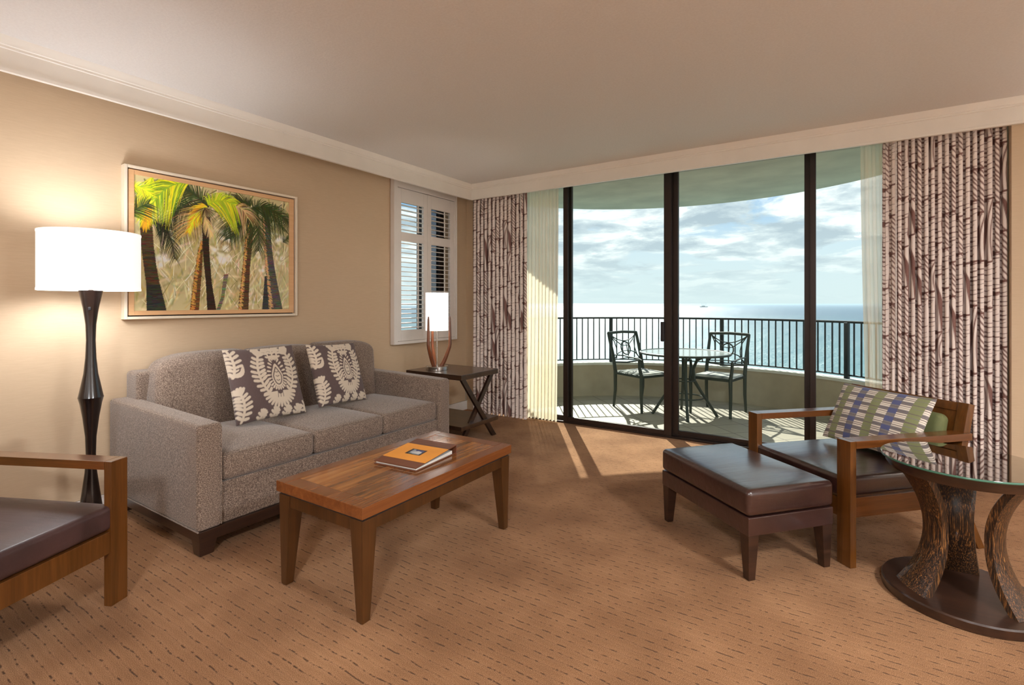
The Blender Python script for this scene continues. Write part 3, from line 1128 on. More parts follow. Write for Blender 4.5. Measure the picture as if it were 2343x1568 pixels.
def pillow(name, w, h, thick, colors, mat, Mx, label, cat='pillow', pinch=0.05, group=None):
    nv, nu = colors.shape[:2]
    u = np.linspace(-1, 1, nu)
    v = np.linspace(-1, 1, nv)
    U, V = np.meshgrid(u, v)
    T = thick * np.clip((1 - U ** 2) * (1 - V ** 2), 0, 1) ** 0.42
    T += 0.004 * np.sin(9 * U + 4 * V) * (1 - U ** 2) * (1 - V ** 2)
    ex = w / 2 * U * (1 - pinch * (1 - V ** 2) + 0.02)
    ey = h / 2 * V * (1 - pinch * (1 - U ** 2) + 0.02)
    F = np.stack([ex, ey, T / 2], -1)
    B = np.stack([ex, ey, -T / 2], -1)[:, ::-1]
    P = np.concatenate([F, B], 1)
    C = np.concatenate([colors, colors[:, ::-1]], 1)
    me = gridmesh(P, C)
    bm = bmesh.new()
    bm.from_mesh(me)
    bmesh.ops.remove_doubles(bm, verts=bm.verts[:], dist=1e-5)
    bmesh.ops.recalc_face_normals(bm, faces=bm.faces[:])
    bm.to_mesh(me)
    bm.free()
    o = link(name, me, mat, None, None)
    o.matrix_world = Mx
    return tag(o, label, cat, group)


def frame(pos, wdir, lean, roll=0.0):
    """local x along wdir, local y up leaning back, local z the front normal"""
    w = Vector((*wdir, 0)).normalized()
    n0 = w.cross(Vector((0, 0, 1)))
    up = (Vector((0, 0, 1)) * math.cos(lean) - n0 * math.sin(lean))
    n = w.cross(up)
    Mx = Matrix((w, up, n)).transposed().to_4x4() @ Matrix.Rotation(roll, 4, 'Z')
    return Matrix.Translation(pos) @ Mx


DM = damask()
pillow('throw_pillow', 0.44, 0.45, 0.12, DM, M['pillow'], frame((-2.985, 1.79, 0.706), (0.02, 1), R(21)),
       'brown throw pillow with cream leaf damask, nearer the floor lamp on the sofa', group=None)
pillow('throw_pillow', 0.42, 0.43, 0.12, DM, M['pillow'], frame((-3.0, 2.33, 0.70), (-0.08, 1), R(20), R(-2)),
       'brown throw pillow with cream leaf damask, nearer the side table on the sofa')

# =================================================================== COFFEE TABLE
ct = thing('coffee_table', (-1.75, 1.76, 0), 'rectangular cherry wood coffee table with inlaid plank top and tapered legs', 'table')
tx, ty = 0.272, 0.502
m = MB()
bw = 0.062
for x0, x1, y0, y1 in ((-tx, -tx + bw, -ty, ty), (tx - bw, tx, -ty, ty)):
    m.hexa([(x0, y0, 0.397), (x1, y0, 0.397), (x1, y1, 0.397), (x0, y1, 0.397)],
           [(x0, y0, 0.442), (x1, y0, 0.442), (x1, y1, 0.442), (x0, y1, 0.442)], 0.003)
m.box(-tx + bw, tx - bw, -ty, -ty + bw + 0.01, 0.397, 0.442, 0.003)
m.box(-tx + bw, tx - bw, ty - bw - 0.01, ty, 0.397, 0.442, 0.003)
m.build('tabletop_frame', M['table_top'], ct)
MB().box(-tx + bw, tx - bw, -ty + bw + 0.01, ty - bw - 0.01, 0.40, 0.4412, 0.0008).build('inlaid_panel', M['plank'], ct)
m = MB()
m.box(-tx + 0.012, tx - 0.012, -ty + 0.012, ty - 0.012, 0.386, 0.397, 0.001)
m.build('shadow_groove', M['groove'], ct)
m = MB()
for s in (-1, 1):
    m.box(s * (tx - 0.022) - 0.009, s * (tx - 0.022) + 0.009, -ty + 0.07, ty - 0.07, 0.338, 0.386, 0.002)
    m.box(-tx + 0.07, tx - 0.07, s * (ty - 0.022) - 0.009, s * (ty - 0.022) + 0.009, 0.338, 0.386, 0.002)
m.build('apron', M['table_leg'], ct)
for sx in (-1, 1):
    for sy in (-1, 1):
        ox, oy = sx * (tx - 0.008), sy * (ty - 0.008)

        def rect(w, ins):
            a = sorted((ox - sx * ins, ox - sx * (ins + w)))
            b = sorted((oy - sy * ins, oy - sy * (ins + w)))
            return [(a[0], b[0]), (a[1], b[0]), (a[1], b[1]), (a[0], b[1])]
        MB().hexa([(*p, 0) for p in rect(0.036, 0.006)], [(*p, 0.387) for p in rect(0.074, 0)], 0.003).build('leg', M['table_leg'], ct)

# binder lying on it
bd = thing('guest_binder', (-1.735, 1.81, 0.442), 'brown binder with orange band and small photo lying on the coffee table', 'binder', R(5))
bx, by = 0.125, 0.16
MB().box(-bx, bx, -by, by, 0.0, 0.004, 0.001).build('back_cover', M['bindb'], bd)
MB().hexa([(-bx + .006, -by + .008, 0.004), (bx - .006, -by + .008, 0.004), (bx - .006, by - .03, 0.004), (-bx + .006, by - .03, 0.004)],
          [(-bx + .006, -by + .008, 0.010), (bx - .006, -by + .008, 0.010), (bx - .006, by - .03, 0.020), (-bx + .006, by - .03, 0.020)],
          0.0008).build('paper_block', M['paper'], bd)


def cov(y):
    return 0.013 + (y + by) / (2 * by) * 0.026


MB().hexa([(-bx, -by, cov(-by)), (bx, -by, cov(-by)), (bx, by, cov(by)), (-bx, by, cov(by))],
          [(-bx, -by, cov(-by) + .004), (bx, -by, cov(-by) + .004), (bx, by, cov(by) + .004), (-bx, by, cov(by) + .004)],
          0.001).build('front_cover', M['bindb'], bd)
MB().box(-bx, bx, by - 0.004, by + 0.001, 0.0, 0.043, 0.001).build('spine', M['bindb'], bd)
ya, yb = -0.098, 0.088
MB().hexa([(-bx - .0008, ya, cov(ya) + .003), (bx + .0008, ya, cov(ya) + .003), (bx + .0008, yb, cov(yb) + .003), (-bx - .0008, yb, cov(yb) + .003)],
          [(-bx - .0008, ya, cov(ya) + .0048), (bx + .0008, ya, cov(ya) + .0048), (bx + .0008, yb, cov(yb) + .0048), (-bx - .0008, yb, cov(yb) + .0048)],
          0).build('orange_band', M['bindo'], bd)
cv = Canvas(1, 1, 40, 30, (66, 58, 56))
cv.poly([(0.1, 0.15), (0.9, 0.15), (0.9, 0.85), (0.1, 0.85)], (150, 160, 170))
cv.poly([(0.5, 0.15), (0.9, 0.15), (0.9, 0.7), (0.62, 0.6)], (84, 86, 130))
cv.poly([(0.2, 0.2), (0.6, 0.15), (0.7, 0.45), (0.4, 0.8), (0.3, 0.7)], (206, 206, 204))
cv.poly([(0.1, 0.5), (0.3, 0.85), (0.1, 0.85)], (110, 120, 100))
py0, py1, px0, px1 = -0.035, 0.03, -0.045, 0.045
gy, gx = np.meshgrid(np.linspace(py0, py1, 40), np.linspace(px0, px1, 30))
PP = np.stack([-gx, gy, 0.0180 + (gy + by) / (2 * by) * 0.026 + 0.0003], -1)
link('cover_photo', gridmesh(PP, cv.a), M['bindp'], bd, None)

# =================================================================== FLOOR LAMP
fl = thing('floor_lamp', (-3.2, 0.985, 0), 'floor lamp with white drum shade and dark hourglass turned column, left of the sofa', 'lamp')
pr = [(0.0, 0.0), (0.145, 0.0), (0.148, 0.012), (0.14, 0.024), (0.05, 0.034), (0.046, 0.08)]
ctrl = [(0.08, 0.046), (0.16, 0.047), (0.24, 0.037), (0.34, 0.025), (0.43, 0.0205), (0.52, 0.023), (0.62, 0.034), (0.69, 0.045),
        (0.712, 0.0505), (0.720, 0.0525), (0.728, 0.0505), (0.76, 0.0445), (0.84, 0.030), (0.92, 0.0225), (1.01, 0.0195), (1.09, 0.022), (1.17, 0.032),
        (1.23, 0.043), (1.262, 0.0495)]
for i in range(len(ctrl) - 1):
    (za, ra), (zb, rb) = ctrl[i], ctrl[i + 1]
    pr.append((ra, za))
pr += [(0.0495, 1.262), (0.0, 1.264)]
MB().lathe(pr, 48).build('turned_column', M['lampwood'], fl, 25)
MB().lathe([(0.0, 1.262), (0.011, 1.262), (0.011, 1.30), (0.007, 1.31), (0.007, 1.36), (0.0, 1.36)], 16).build('stem', M['bronze'], fl)
m = MB()
m.lathe([(0.206, 1.262), (0.2035, 1.262), (0.2035, 1.556), (0.206, 1.556), (0.206, 1.262)], 72)
m.lathe([(0.2075, 1.262), (0.2075, 1.274), (0.2055, 1.2745)], 72)
m.lathe([(0.2075, 1.556), (0.2075, 1.546), (0.2055, 1.5455)], 72)
shade = m.build('lamp_shade', M['shade'], fl, 40)
m = MB()
for k in range(3):
    a = k * 2.094
    m.tube([(0, 0, 1.31), (0.2035 * math.cos(a), 0.2035 * math.sin(a), 1.30)], 0.0025, 6)
m.build('shade_spider', M['bronze'], fl)
bl = MB().lathe([(0.0, 1.36), (0.014, 1.36), (0.02, 1.39), (0.03, 1.42), (0.024, 1.45), (0.0, 1.46)], 20).build('bulb', M['bulb'], fl, 60)
X = Matrix.Rotation(R(-25), 4, 'Z') @ Matrix.Translation((0.026, 0, 1.17))
MB().box(0.0, 0.016, -0.006, 0.006, -0.008, 0.008, 0.002, 2, X).build('switch_knob', M['black'], fl)

# =================================================================== SIDE TABLE
st = thing('side_table', (-2.94, 3.53, 0), 'dark walnut side table with crossed legs and low shelf, between sofa and curtain', 'table')
sx_, sy_ = 0.315, 0.268
m = MB()
m.box(-sx_, sx_, -sy_, sy_, 0.555, 0.60, 0.004)
m.build('tabletop', M['sidewood'], st)
MB().box(-sx_, sx_, -sy_, sy_, 0.135, 0.172, 0.004).build('shelf', M['sidewood'], st)
for s in (-1, 1):
    for d in (-1, 1):
        xo = s * (sx_ - 0.035) + d * 0.0
        m = MB()
        w = 0.028
        off = 0.0125 * d
        zt, zb = 0.556, 0.0
        yt, yb2 = d * -0.225, d * 0.225
        m.hexa([(xo + off - 0.012, yb2 - w, zb), (xo + off + 0.012, yb2 - w, zb), (xo + off + 0.012, yb2 + w, zb), (xo + off - 0.012, yb2 + w, zb)],
               [(xo + off - 0.012, yt - w, zt), (xo + off + 0.012, yt - w, zt), (xo + off + 0.012, yt + w, zt), (xo + off - 0.012, yt + w, zt)], 0.002)
        m.build('leg', M['darkwood'], st)

# table lamp on it
tl = thing('table_lamp', (-3.03, 3.42, 0.60), 'small lamp with white cylinder shade and three wooden prongs on the side table', 'lamp')
MB().lathe([(0.0, 0.0), (0.098, 0.0), (0.1, 0.004), (0.1, 0.034), (0.096, 0.038), (0.0, 0.040)], 48).build('chrome_base', M['chrome'], tl)
MB().lathe([(0.0, 0.026), (0.006, 0.026), (0.006, 0.40), (0.0, 0.40)], 16).build('pole', M['chrome'], tl)
for a in (R(-88), R(32), R(152)):
    m = MB()
    pts, ra = [], []
    for k in range(19):
        t = k / 18
        r_ = 0.034 + 0.084 * min(1.0, (t / 0.42)) ** 0.75 - 0.004 * max(0, t - 0.42)
        pts.append((r_ * math.cos(a), r_ * math.sin(a), 0.030 + 0.450 * t))
        ra.append(0.019 * (1 - 0.58 * t) if k < 18 else 0.004)
    m.tube(pts, ra, 10)
    m.build('wooden_prong', M['prong'], tl, 60)
m = MB()
m.lathe([(0.101, 0.352), (0.099, 0.352), (0.099, 0.690), (0.101, 0.690), (0.101, 0.352)], 56)
m.build('lamp_shade', M['tshade'], tl, 40)
MB().lathe([(0.0, 0.40), (0.014, 0.40), (0.026, 0.45), (0.022, 0.49), (0.0, 0.50)], 16).build('bulb', M['bulb'], tl, 60)


# =================================================================== ARMCHAIRS
def armchair(loc, rz, label, seat, backm):
    t = thing('armchair', loc, label, 'chair', rz)
    W, L = 0.335, 0.362
    aw, th, H = 0.072, 0.034, 0.572
    for s in (-1, 1):
        x0, x1 = sorted((s * W, s * (W - aw)))
        m = MB()
        # flat arm loop: front leg board and arm board
        m.box(x0, x1, -L, -L + th, 0.0, H - 0.0, 0.0025)
        m.build('front_leg', M['arm_wood'], t)
        m = MB()
        m.hexa([(x0, -L + th, H - 0.034), (x1, -L + th, H - 0.034), (x1, L, H - 0.040), (x0, L, H - 0.040)],
               [(x0, -L + th, H), (x1, -L + th, H), (x1, L, H - 0.004), (x0, L, H - 0.004)], 0.0025)
        m.build('armrest', M['arm_wood_y'], t)
        m = MB()
        xa, xb = sorted((s * (W - 0.004), s * (W - 0.034)))
        m.hexa([(xa, L + 0.045, 0.0), (xb, L + 0.045, 0.0), (xb, L + 0.085, 0.0), (xa, L + 0.085, 0.0)],
               [(xa, L - 0.10, 0.26), (xb, L - 0.10, 0.26), (xb, L - 0.045, 0.26), (xa, L - 0.045, 0.26)], 0.0025)
        m.build('rear_leg', M['arm_wood'], t)
        m = MB()
        xa, xb = sorted((s * (W - 0.010), s * (W - 0.036)))
        m.box(xa, xb, -L + th, L - 0.04, 0.222, 0.312, 0.0025)
        m.build('side_rail', M['arm_wood_y'], t)
    MB().box(-W + aw, W - aw, -L + 0.004, -L + 0.03, 0.212, 0.298, 0.0025).build('front_rail', M['arm_wood'], t)
    MB().box(-W + 0.036, W - 0.036, L - 0.08, L - 0.05, 0.222, 0.312, 0.0025).build('rear_rail', M['arm_wood'], t)
    # reclined wooden back
    X = Matrix.Translation((0, L - 0.10, 0.30)) @ Matrix.Rotation(R(-13), 4, 'X')
    m = MB()
    B = W - 0.012
    m.box(-B, -B + 0.05, 0.0, 0.04, -0.04, 0.42, 0.003, 2, X)
    m.box(B - 0.05, B, 0.0, 0.04, -0.04, 0.42, 0.003, 2, X)
    m.box(-B + 0.05, B - 0.05, 0.005, 0.035, 0.375, 0.418, 0.003, 2, X)
    m.box(-B + 0.05, B - 0.05, 0.010, 0.030, 0.06, 0.375, 0.002, 2, X)
    m.box(-B + 0.05, B - 0.05, 0.005, 0.035, 0.0, 0.06, 0.003, 2, X)
    m.build('back_frame', M['arm_wood'], t)
    m = MB()
    m.cushion(-W + 0.075, W - 0.075, -0.07, -0.002, 0.05, 0.345, 0.03, (0, 0.012, 0.004), 8, X)
    m.build('back_cushion', backm, t, 60)
    m = MB()
    m.cushion(-W + 0.042, W - 0.042, -L + 0.006, L - 0.10, 0.302, 0.396, 0.018, (0.003, 0.003, 0.012), 12)
    m.tube([(-W + 0.055, -L + 0.012, 0.388), (W - 0.055, -L + 0.012, 0.388)], 0.003, 6)
    m.build('seat_cushion', seat, t, 60)
    return t


def place(fx, fy, ang, W=0.335, L=0.362):
    """fx,fy outer front corner on the chair's left; ang = rotation"""
    c, s = math.cos(ang), math.sin(ang)
    lx, ly = W, -L
    return (fx - (lx * c - ly * s), fy - (lx * s + ly * c), 0)


a1 = R(-43.5)
armchair(place(0.033, 2.741, a1), a1,
         'wooden armchair with glossy brown leather seat beside the ottoman and round glass table', M['leather'], M['green'])
a2 = R(114.5)
armchair(place(-2.443, 0.873, a2), a2,
         'wooden armchair with matte brown leather seat in front of the floor lamp', M['leather2'], M['green'])

ca, sa = math.cos(a1), math.sin(a1)
pillow('lumbar_pillow', 0.515, 0.335, 0.10, plaid(), M['plaid'],
       frame((0.150, 3.348, 0.573), (ca, sa), R(27)),
       'rectangular lumbar pillow in green, blue and cream checks on the right armchair', pinch=0.04)

# =================================================================== OTTOMAN
ot = thing('ottoman', (-0.432, 2.757, 0), 'dark brown glossy leather ottoman in front of the right armchair', 'ottoman', R(-41))
m = MB()
OX, OY = 0.334, 0.234
m.cushion(-OX, OX, -OY, OY, 0.278, 0.393, 0.022, (0.004, 0.004, 0.012), 14)
m.build('seat_cushion', M['leather'], ot, 60)
m = MB()
for s in (-1, 1):
    m.tube([(-OX + .02, s * (OY - .006), 0.379), (OX - .02, s * (OY - .006), 0.379)], 0.0022, 6)
    m.tube([(s * (OX - .006), -OY + .02, 0.379), (s * (OX - .006), OY - .02, 0.379)], 0.0022, 6)
m.build('top_stitching', M['leather2'], ot)
MB().box(-OX + .003, OX - .003, -OY + .003, OY - .003, 0.195, 0.276, 0.006).build('leather_base_band', M['leather'], ot)
for sx in (-1, 1):
    for sy in (-1, 1):
        ox, oy = sx * (OX - 0.006), sy * (OY - 0.006)

        def rect(w, ins):
            a = sorted((ox - sx * ins, ox - sx * (ins + w)))
            b = sorted((oy - sy * ins, oy - sy * (ins + w)))
            return [(a[0], b[0]), (a[1], b[0]), (a[1], b[1]), (a[0], b[1])]
        MB().hexa([(*p, 0) for p in rect(0.034, 0.006)], [(*p, 0.20) for p in rect(0.056, 0)], 0.003).build('leg', M['darkwood'], ot)

# =================================================================== ROUND GLASS TABLE
rt = thing('round_table', (0.41, 2.715, 0), 'round glass-topped table on three curved fibrous legs, at the right edge', 'table')
MB().lathe([(0.0, 0.0), (0.262, 0.0), (0.266, 0.004), (0.266, 0.034), (0.262, 0.040), (0.0, 0.040)], 96).build('round_base', M['basewood'], rt, 30)
MB().lathe([(0.0, 0.512), (0.240, 0.512), (0.252, 0.530), (0.254, 0.5535), (0.0, 0.5535)], 96).build('wooden_rim', M['basewood'], rt, 30)
g = MB().lathe([(0.0, 0.5545), (0.268, 0.5545), (0.268, 0.5635), (0.0, 0.5635)], 96).build('glass_top', M['tableglass'], rt, 30)
MB().lathe([(0.2675, 0.5548), (0.2695, 0.557), (0.2695, 0.561), (0.2675, 0.5632)], 96).build('glass_edge', M['glassedge'], rt, 60)
for k in range(3):
    ang = R(-151 + 120 * k)
    nvv, nuu = 22, 14
    b = bmesh.new()
    rings = []
    for i in range(nvv + 1):
        t = i / nvv
        q = (2 * t - 1)
        ro = 0.128 + 0.085 * abs(q) ** 2.1
        hw = 0.052 + 0.032 * abs(q) ** 1.6
        thk = 0.052
        ring = []
        for j in range(nuu + 1):            # outer bulged face
            a = -1 + 2 * j / nuu
            ring.append((ro - 0.012 * a * a, a * hw))
        for j in range(nuu + 1):            # inner face
            a = 1 - 2 * j / nuu
            ring.append((ro - thk + 0.012 * a * a, a * hw * 0.92))
        c_, s_ = math.cos(ang), math.sin(ang)
        rings.append([b.verts.new((x * c_ - y * s_, x * s_ + y * c_, 0.039 + 0.475 * t)) for x, y in ring])
    for A, B in zip(rings, rings[1:]):
        n = len(A)
        for j in range(n):
            b.faces.new((A[j], A[(j + 1) % n], B[(j + 1) % n], B[j]))
    b.faces.new(rings[0][::-1])
    b.faces.new(rings[-1])
    bmesh.ops.recalc_face_normals(b, faces=b.faces[:])
    MB()._take(b).build('curved_leg', M['fibre'], rt, 50)


# =================================================================== PICTURE
def palm_art(W=430, H=360):
    w, h = 0.985, 0.82
    rr = random.Random(21)
    cv = Canvas(w, h, W, H, (186, 174, 130))
    J = lambda c, d: tuple(max(0, min(255, v + rr.randint(-d, d))) for v in c)
    pal = [(198, 182, 134), (168, 152, 98), (218, 206, 168), (146, 138, 88), (184, 166, 108), (230, 222, 196), (130, 128, 82)]
    for k in range(900):
        x, y = rr.uniform(0, w), rr.uniform(0, h * 0.9)
        a = rr.gauss(1.2, 0.7)
        L = rr.uniform(0.03, 0.14)
        cv.stroke(bez((x, y), (x + math.cos(a) * L * .5, y + math.sin(a) * L * .5),
                      (x + math.cos(a) * L + rr.uniform(-.02, .02), y + math.sin(a) * L), 3),
                  [0.001, 0.0045, 0.0045, 0.001], J(rr.choice(pal), 16), 0.8)
    for fx, fy, r_ in ((0.13, 0.36, 0.035), (0.155, 0.40, 0.03), (0.50, 0.46, 0.05), (0.47, 0.47, 0.03), (0.58, 0.70, 0.03), (0.66, 0.52, 0.02),
                       (0.93, 0.62, 0.035), (0.93, 0.45, 0.03), (0.02, 0.88, 0.035), (0.20, 0.74, 0.035), (0.76, 0.48, 0.02), (0.78, 0.36, 0.02),
                       (0.53, 0.62, 0.03), (0.90, 0.52, 0.02)):
        for q in range(7):
            cv.stroke([(fx * w + rr.uniform(-1, 1) * r_, fy * h + rr.uniform(-1, 1) * r_)], [r_ * rr.uniform(.25, .55)], J((240, 238, 230), 6), 0.6)
    for _ in range(3):
        cv.a = (cv.a + np.roll(cv.a, 2, 0) + np.roll(cv.a, -2, 0) + np.roll(cv.a, 1, 1) + np.roll(cv.a, -1, 1)) / 5
    for k in range(170):            # blades over the blur
        x, y = rr.uniform(0.1, w), rr.uniform(0, h * 0.55)
        a = rr.uniform(0.7, 2.4)
        L = rr.uniform(0.06, 0.16)
        cv.stroke([(x, y), (x + math.cos(a) * L, y + math.sin(a) * L)], [0.0022, 0.0006], J(rr.choice([(232, 222, 180), (112, 104, 56), (186, 166, 100), (246, 240, 216)]), 10), 0.9)
    for k in range(40):             # grey fan at right
        a = 0.2 + k * 0.035
        cv.stroke([(0.86 * w, 0.02), (0.86 * w + math.cos(a) * .3, 0.02 + math.sin(a) * .45)], [0.001, 0.002], J((176, 172, 140), 14), 0.6)

    def trunk(L, c, hi=None, tex=26):
        # L rows of (y, x0, x1) from top to bottom in fractions
        pl = [(x0 * w, y * h) for y, x0, x1 in L] + [(x1 * w, y * h) for y, x0, x1 in L[::-1]]
        cv.poly(pl, c)
        ys_ = [r[0] for r in L][::-1]
        x0s = [r[1] for r in L][::-1]
        x1s = [r[2] for r in L][::-1]
        for q in range(tex * 6):
            y = rr.uniform(max(0, ys_[0]), ys_[-1])
            a, b = np.interp(y, ys_, x0s), np.interp(y, ys_, x1s)
            x = a + (b - a) * rr.random()
            cv.stroke([(max(a, x - .02) * w, y * h), (min(b, x + .02) * w, (y + rr.uniform(-.006, .01)) * h)], 0.0016,
                      J(tuple(int(v * rr.choice([.55, .75, 1.35])) for v in c), 6), 0.8)
        if hi:
            for q in range(tex * 7):
                y = rr.uniform(max(0, ys_[0]), ys_[-1])
                a, b = np.interp(y, ys_, x0s), np.interp(y, ys_, x1s)
                f0, f1 = hi[1]
                cv.stroke([((a + (b - a) * rr.uniform(f0, f1 * .6)) * w, y * h), ((a + (b - a) * rr.uniform(f0 + .1, f1)) * w, (y - .008) * h)],
                          0.0022, J(hi[0], 22), 0.85)
    trunk([(0.75, 0.035, 0.095), (0.646, 0.034, 0.098), (0.483, 0.040, 0.106), (0.335, 0.054, 0.12), (0.187, 0.068, 0.14), (0, 0.069, 0.175)], (74, 56, 38), None, 60)
    trunk([(0.2, 0.068, 0.14), (0, 0.069, 0.175)], (46, 48, 40), None, 20)
    trunk([(0.56, 0.375, 0.40), (0.471, 0.356, 0.386), (0.275, 0.333, 0.378), (0, 0.308, 0.362)], (96, 66, 34), ((196, 146, 72), (0, .55)), 30)
    trunk([(0.76, 0.385, 0.43), (0.692, 0.381, 0.436), (0.563, 0.384, 0.423), (0.40, 0.391, 0.43), (0.238, 0.404, 0.44), (0, 0.414, 0.471)], (50, 36, 24), None, 40)
    trunk([(0.80, 0.68, 0.73), (0.765, 0.677, 0.729), (0.554, 0.659, 0.714), (0.38, 0.647, 0.699), (0.163, 0.628, 0.692), (0, 0.614, 0.688)], (84, 62, 40), ((206, 160, 96), (0, .45)), 40)
    trunk([(0.30, 0.808, 0.83), (0, 0.788, 0.839)], (58, 60, 60), None, 10)
    trunk([(0.9, 0.785, 0.845), (0.837, 0.788, 0.847), (0.614, 0.796, 0.856), (0.392, 0.811, 0.88), (0.212, 0.827, 0.909), (0, 0.839, 0.946)], (84, 80, 72), ((200, 158, 112), (0, .35)), 50)
    trunk([(0.30, 0.52, 0.55), (0.1, 0.50, 0.52), (0, 0.47, 0.495)], (112, 104, 90), None, 10)

    def frondfan(p0, p1, p2, L, c, n=60, spread=0.9, droop=0.35, wd=0.0030, al=0.95, side=(1, -1), tip=None):
        sp = bez((p0[0] * w, p0[1] * h), (p1[0] * w, p1[1] * h), (p2[0] * w, p2[1] * h), n)
        for i in range(n):
            a = math.atan2(sp[i + 1][1] - sp[i][1], sp[i + 1][0] - sp[i][0])
            f = i / n
            ll = L * (0.55 + 0.6 * math.sin(math.pi * min(1, f + .15))) * rr.uniform(.8, 1.15)
            for sd in side:
                b = a + sd * spread * (1 - 0.4 * f) + rr.uniform(-.12, .12)
                ex, ey = sp[i][0] + math.cos(b) * ll, sp[i][1] + math.sin(b) * ll - droop * ll
                col = J(c if not tip or rr.random() > .45 else tip, 16)
                cv.stroke(bez(sp[i], (sp[i][0] + math.cos(b) * ll * .55, sp[i][1] + math.sin(b) * ll * .55), (ex, ey), 4),
                          [wd, wd * .9, wd * .7, wd * .4, wd * .15], col, al)
        cv.stroke(sp, wd * .9, J(tuple(int(v * 1.1) for v in c), 5))
    dg, dk, yg, yl, og = (46, 58, 26), (30, 38, 18), (150, 176, 34), (214, 214, 44), (216, 150, 40)
    for k in range(130):            # dark mass along the top
        x, y = rr.uniform(0, w), rr.uniform(h * .80, h)
        a = rr.uniform(-2.6, -0.5)
        L = rr.uniform(.05, .13)
        cv.stroke([(x, y), (x + math.cos(a) * L, y + math.sin(a) * L)], [.004, .001], J(rr.choice([dg, dk, (80, 92, 36), (128, 134, 56)]), 10), .85)
    for p in (((.70, .86), (.60, .90), (.52, .62)), ((.72, .88), (.80, .98), (.96, .72)), ((.74, .90), (.66, .74), (.56, .60)),
              ((.72, .9), (.78, .75), (.76, .52)), ((.78, .92), (.9, .9), (1.0, .8)), ((.70, .9), (.66, .98), (.5, .86))):
        frondfan(*p, 0.13, dg, 44, 1.0, .5, .0026)
    frondfan((.40, .82), (.22, .86), (.16, .60), .10, dk, 50, 1.0, .5, .0026)
    frondfan((.10, .66), (.20, .66), (.22, .40), .09, dk, 40, 1.0, .5, .0024)
    frondfan((.42, .84), (.30, 1.0), (.12, .95), .17, dg, 60, 1.0, .55, .0030)
    frondfan((.40, .82), (.32, .78), (.27, .58), .12, (190, 160, 96), 46, .9, .4, .0022, .9, tip=(110, 90, 50))
    frondfan((.10, 1.0), (.07, .85), (.06, .68), .11, yg, 60, .6, .3, .0034, tip=yl)
    frondfan((.09, .80), (.07, .72), (.06, .62), .05, og, 40, .5, .4, .003, tip=(236, 190, 40))
    frondfan((.30, 1.0), (.18, 1.0), (.10, .80), .14, (120, 150, 36), 60, .9, .6, .0030, tip=yl)
    frondfan((-.02, .9), (.04, .93), (.10, .86), .06, yl, 34, 1.0, .2, .003, tip=yg)
    frondfan((-.02, .70), (.02, .76), (.08, .80), .10, dg, 34, 1.0, .2, .003, tip=(110, 110, 50))
    frondfan((.42, .86), (.50, .95), (.60, .88), .14, yg, 60, 1.1, .65, .0034, side=(-1, 1), tip=yl)
    frondfan((.60, .88), (.66, .88), (.68, .80), .10, (196, 170, 120), 34, 1.0, .6, .0022, tip=(120, 100, 60))
    frondfan((.41, .84), (.36, .84), (.30, .62), .06, yl, 50, .8, .3, .0036, tip=og)
    frondfan((.40, .76), (.41, .72), (.44, .60), .05, (216, 190, 130), 24, .7, .5, .0022)
    for k in range(70):
        a = rr.uniform(-2.9, -0.2)
        L = rr.uniform(.05, .12)
        cv.stroke([(.40 * w, .83 * h), (.40 * w + math.cos(a) * L, .83 * h + math.sin(a) * L)], [.002, .0006], J(rr.choice([(160, 132, 90), dk, (60, 44, 26)]), 12), .8)
    frondfan((.95, .62), (.98, .66), (1.02, .68), .05, dg, 20, 1.0, .3, .002)
    return cv.a


pic = thing('framed_picture', (XL, 1.793, 1.557), 'large framed photograph of palm trees on the wall above the sofa', 'picture')
fw, fh = 0.559, 0.455
m = MB()
for y0, y1, z0, z1 in ((-fw, -fw + .016, -fh, fh), (fw - .016, fw, -fh, fh), (-fw + .016, fw - .016, -fh, -fh + .016), (-fw + .016, fw - .016, fh - .016, fh)):
    m.box(0.0, 0.052, y0, y1, z0, z1, 0.002)
m.build('outer_frame', M['artframe'], pic)
MB().box(0.002, 0.012, -fw + .01, fw - .01, -fh + .01, fh - .01, 0).build('backing_board', M['groove'], pic)
m = MB()
gi, go = 0.0, 0.024
for y0, y1, z0, z1 in ((-.535, -.506, -.432, .432), (.498, .535, -.432, .432), (-.506, .498, -.432, -.405), (-.506, .498, .405, .432)):
    m.box(0.012, 0.042, y0, y1, z0, z1, 0.0015)
m.build('inner_frame', M['artinner'], pic)
A = np.clip(palm_art() * 1.3, 0, 0.95)
gy, gz = np.meshgrid(np.linspace(-.508, .50, 430), np.linspace(-.407, .407, 360))
PP = np.stack([np.full_like(gy, 0.034), gy, gz], -1)
link('canvas_print', gridmesh(PP, A), M['art'], pic, None)


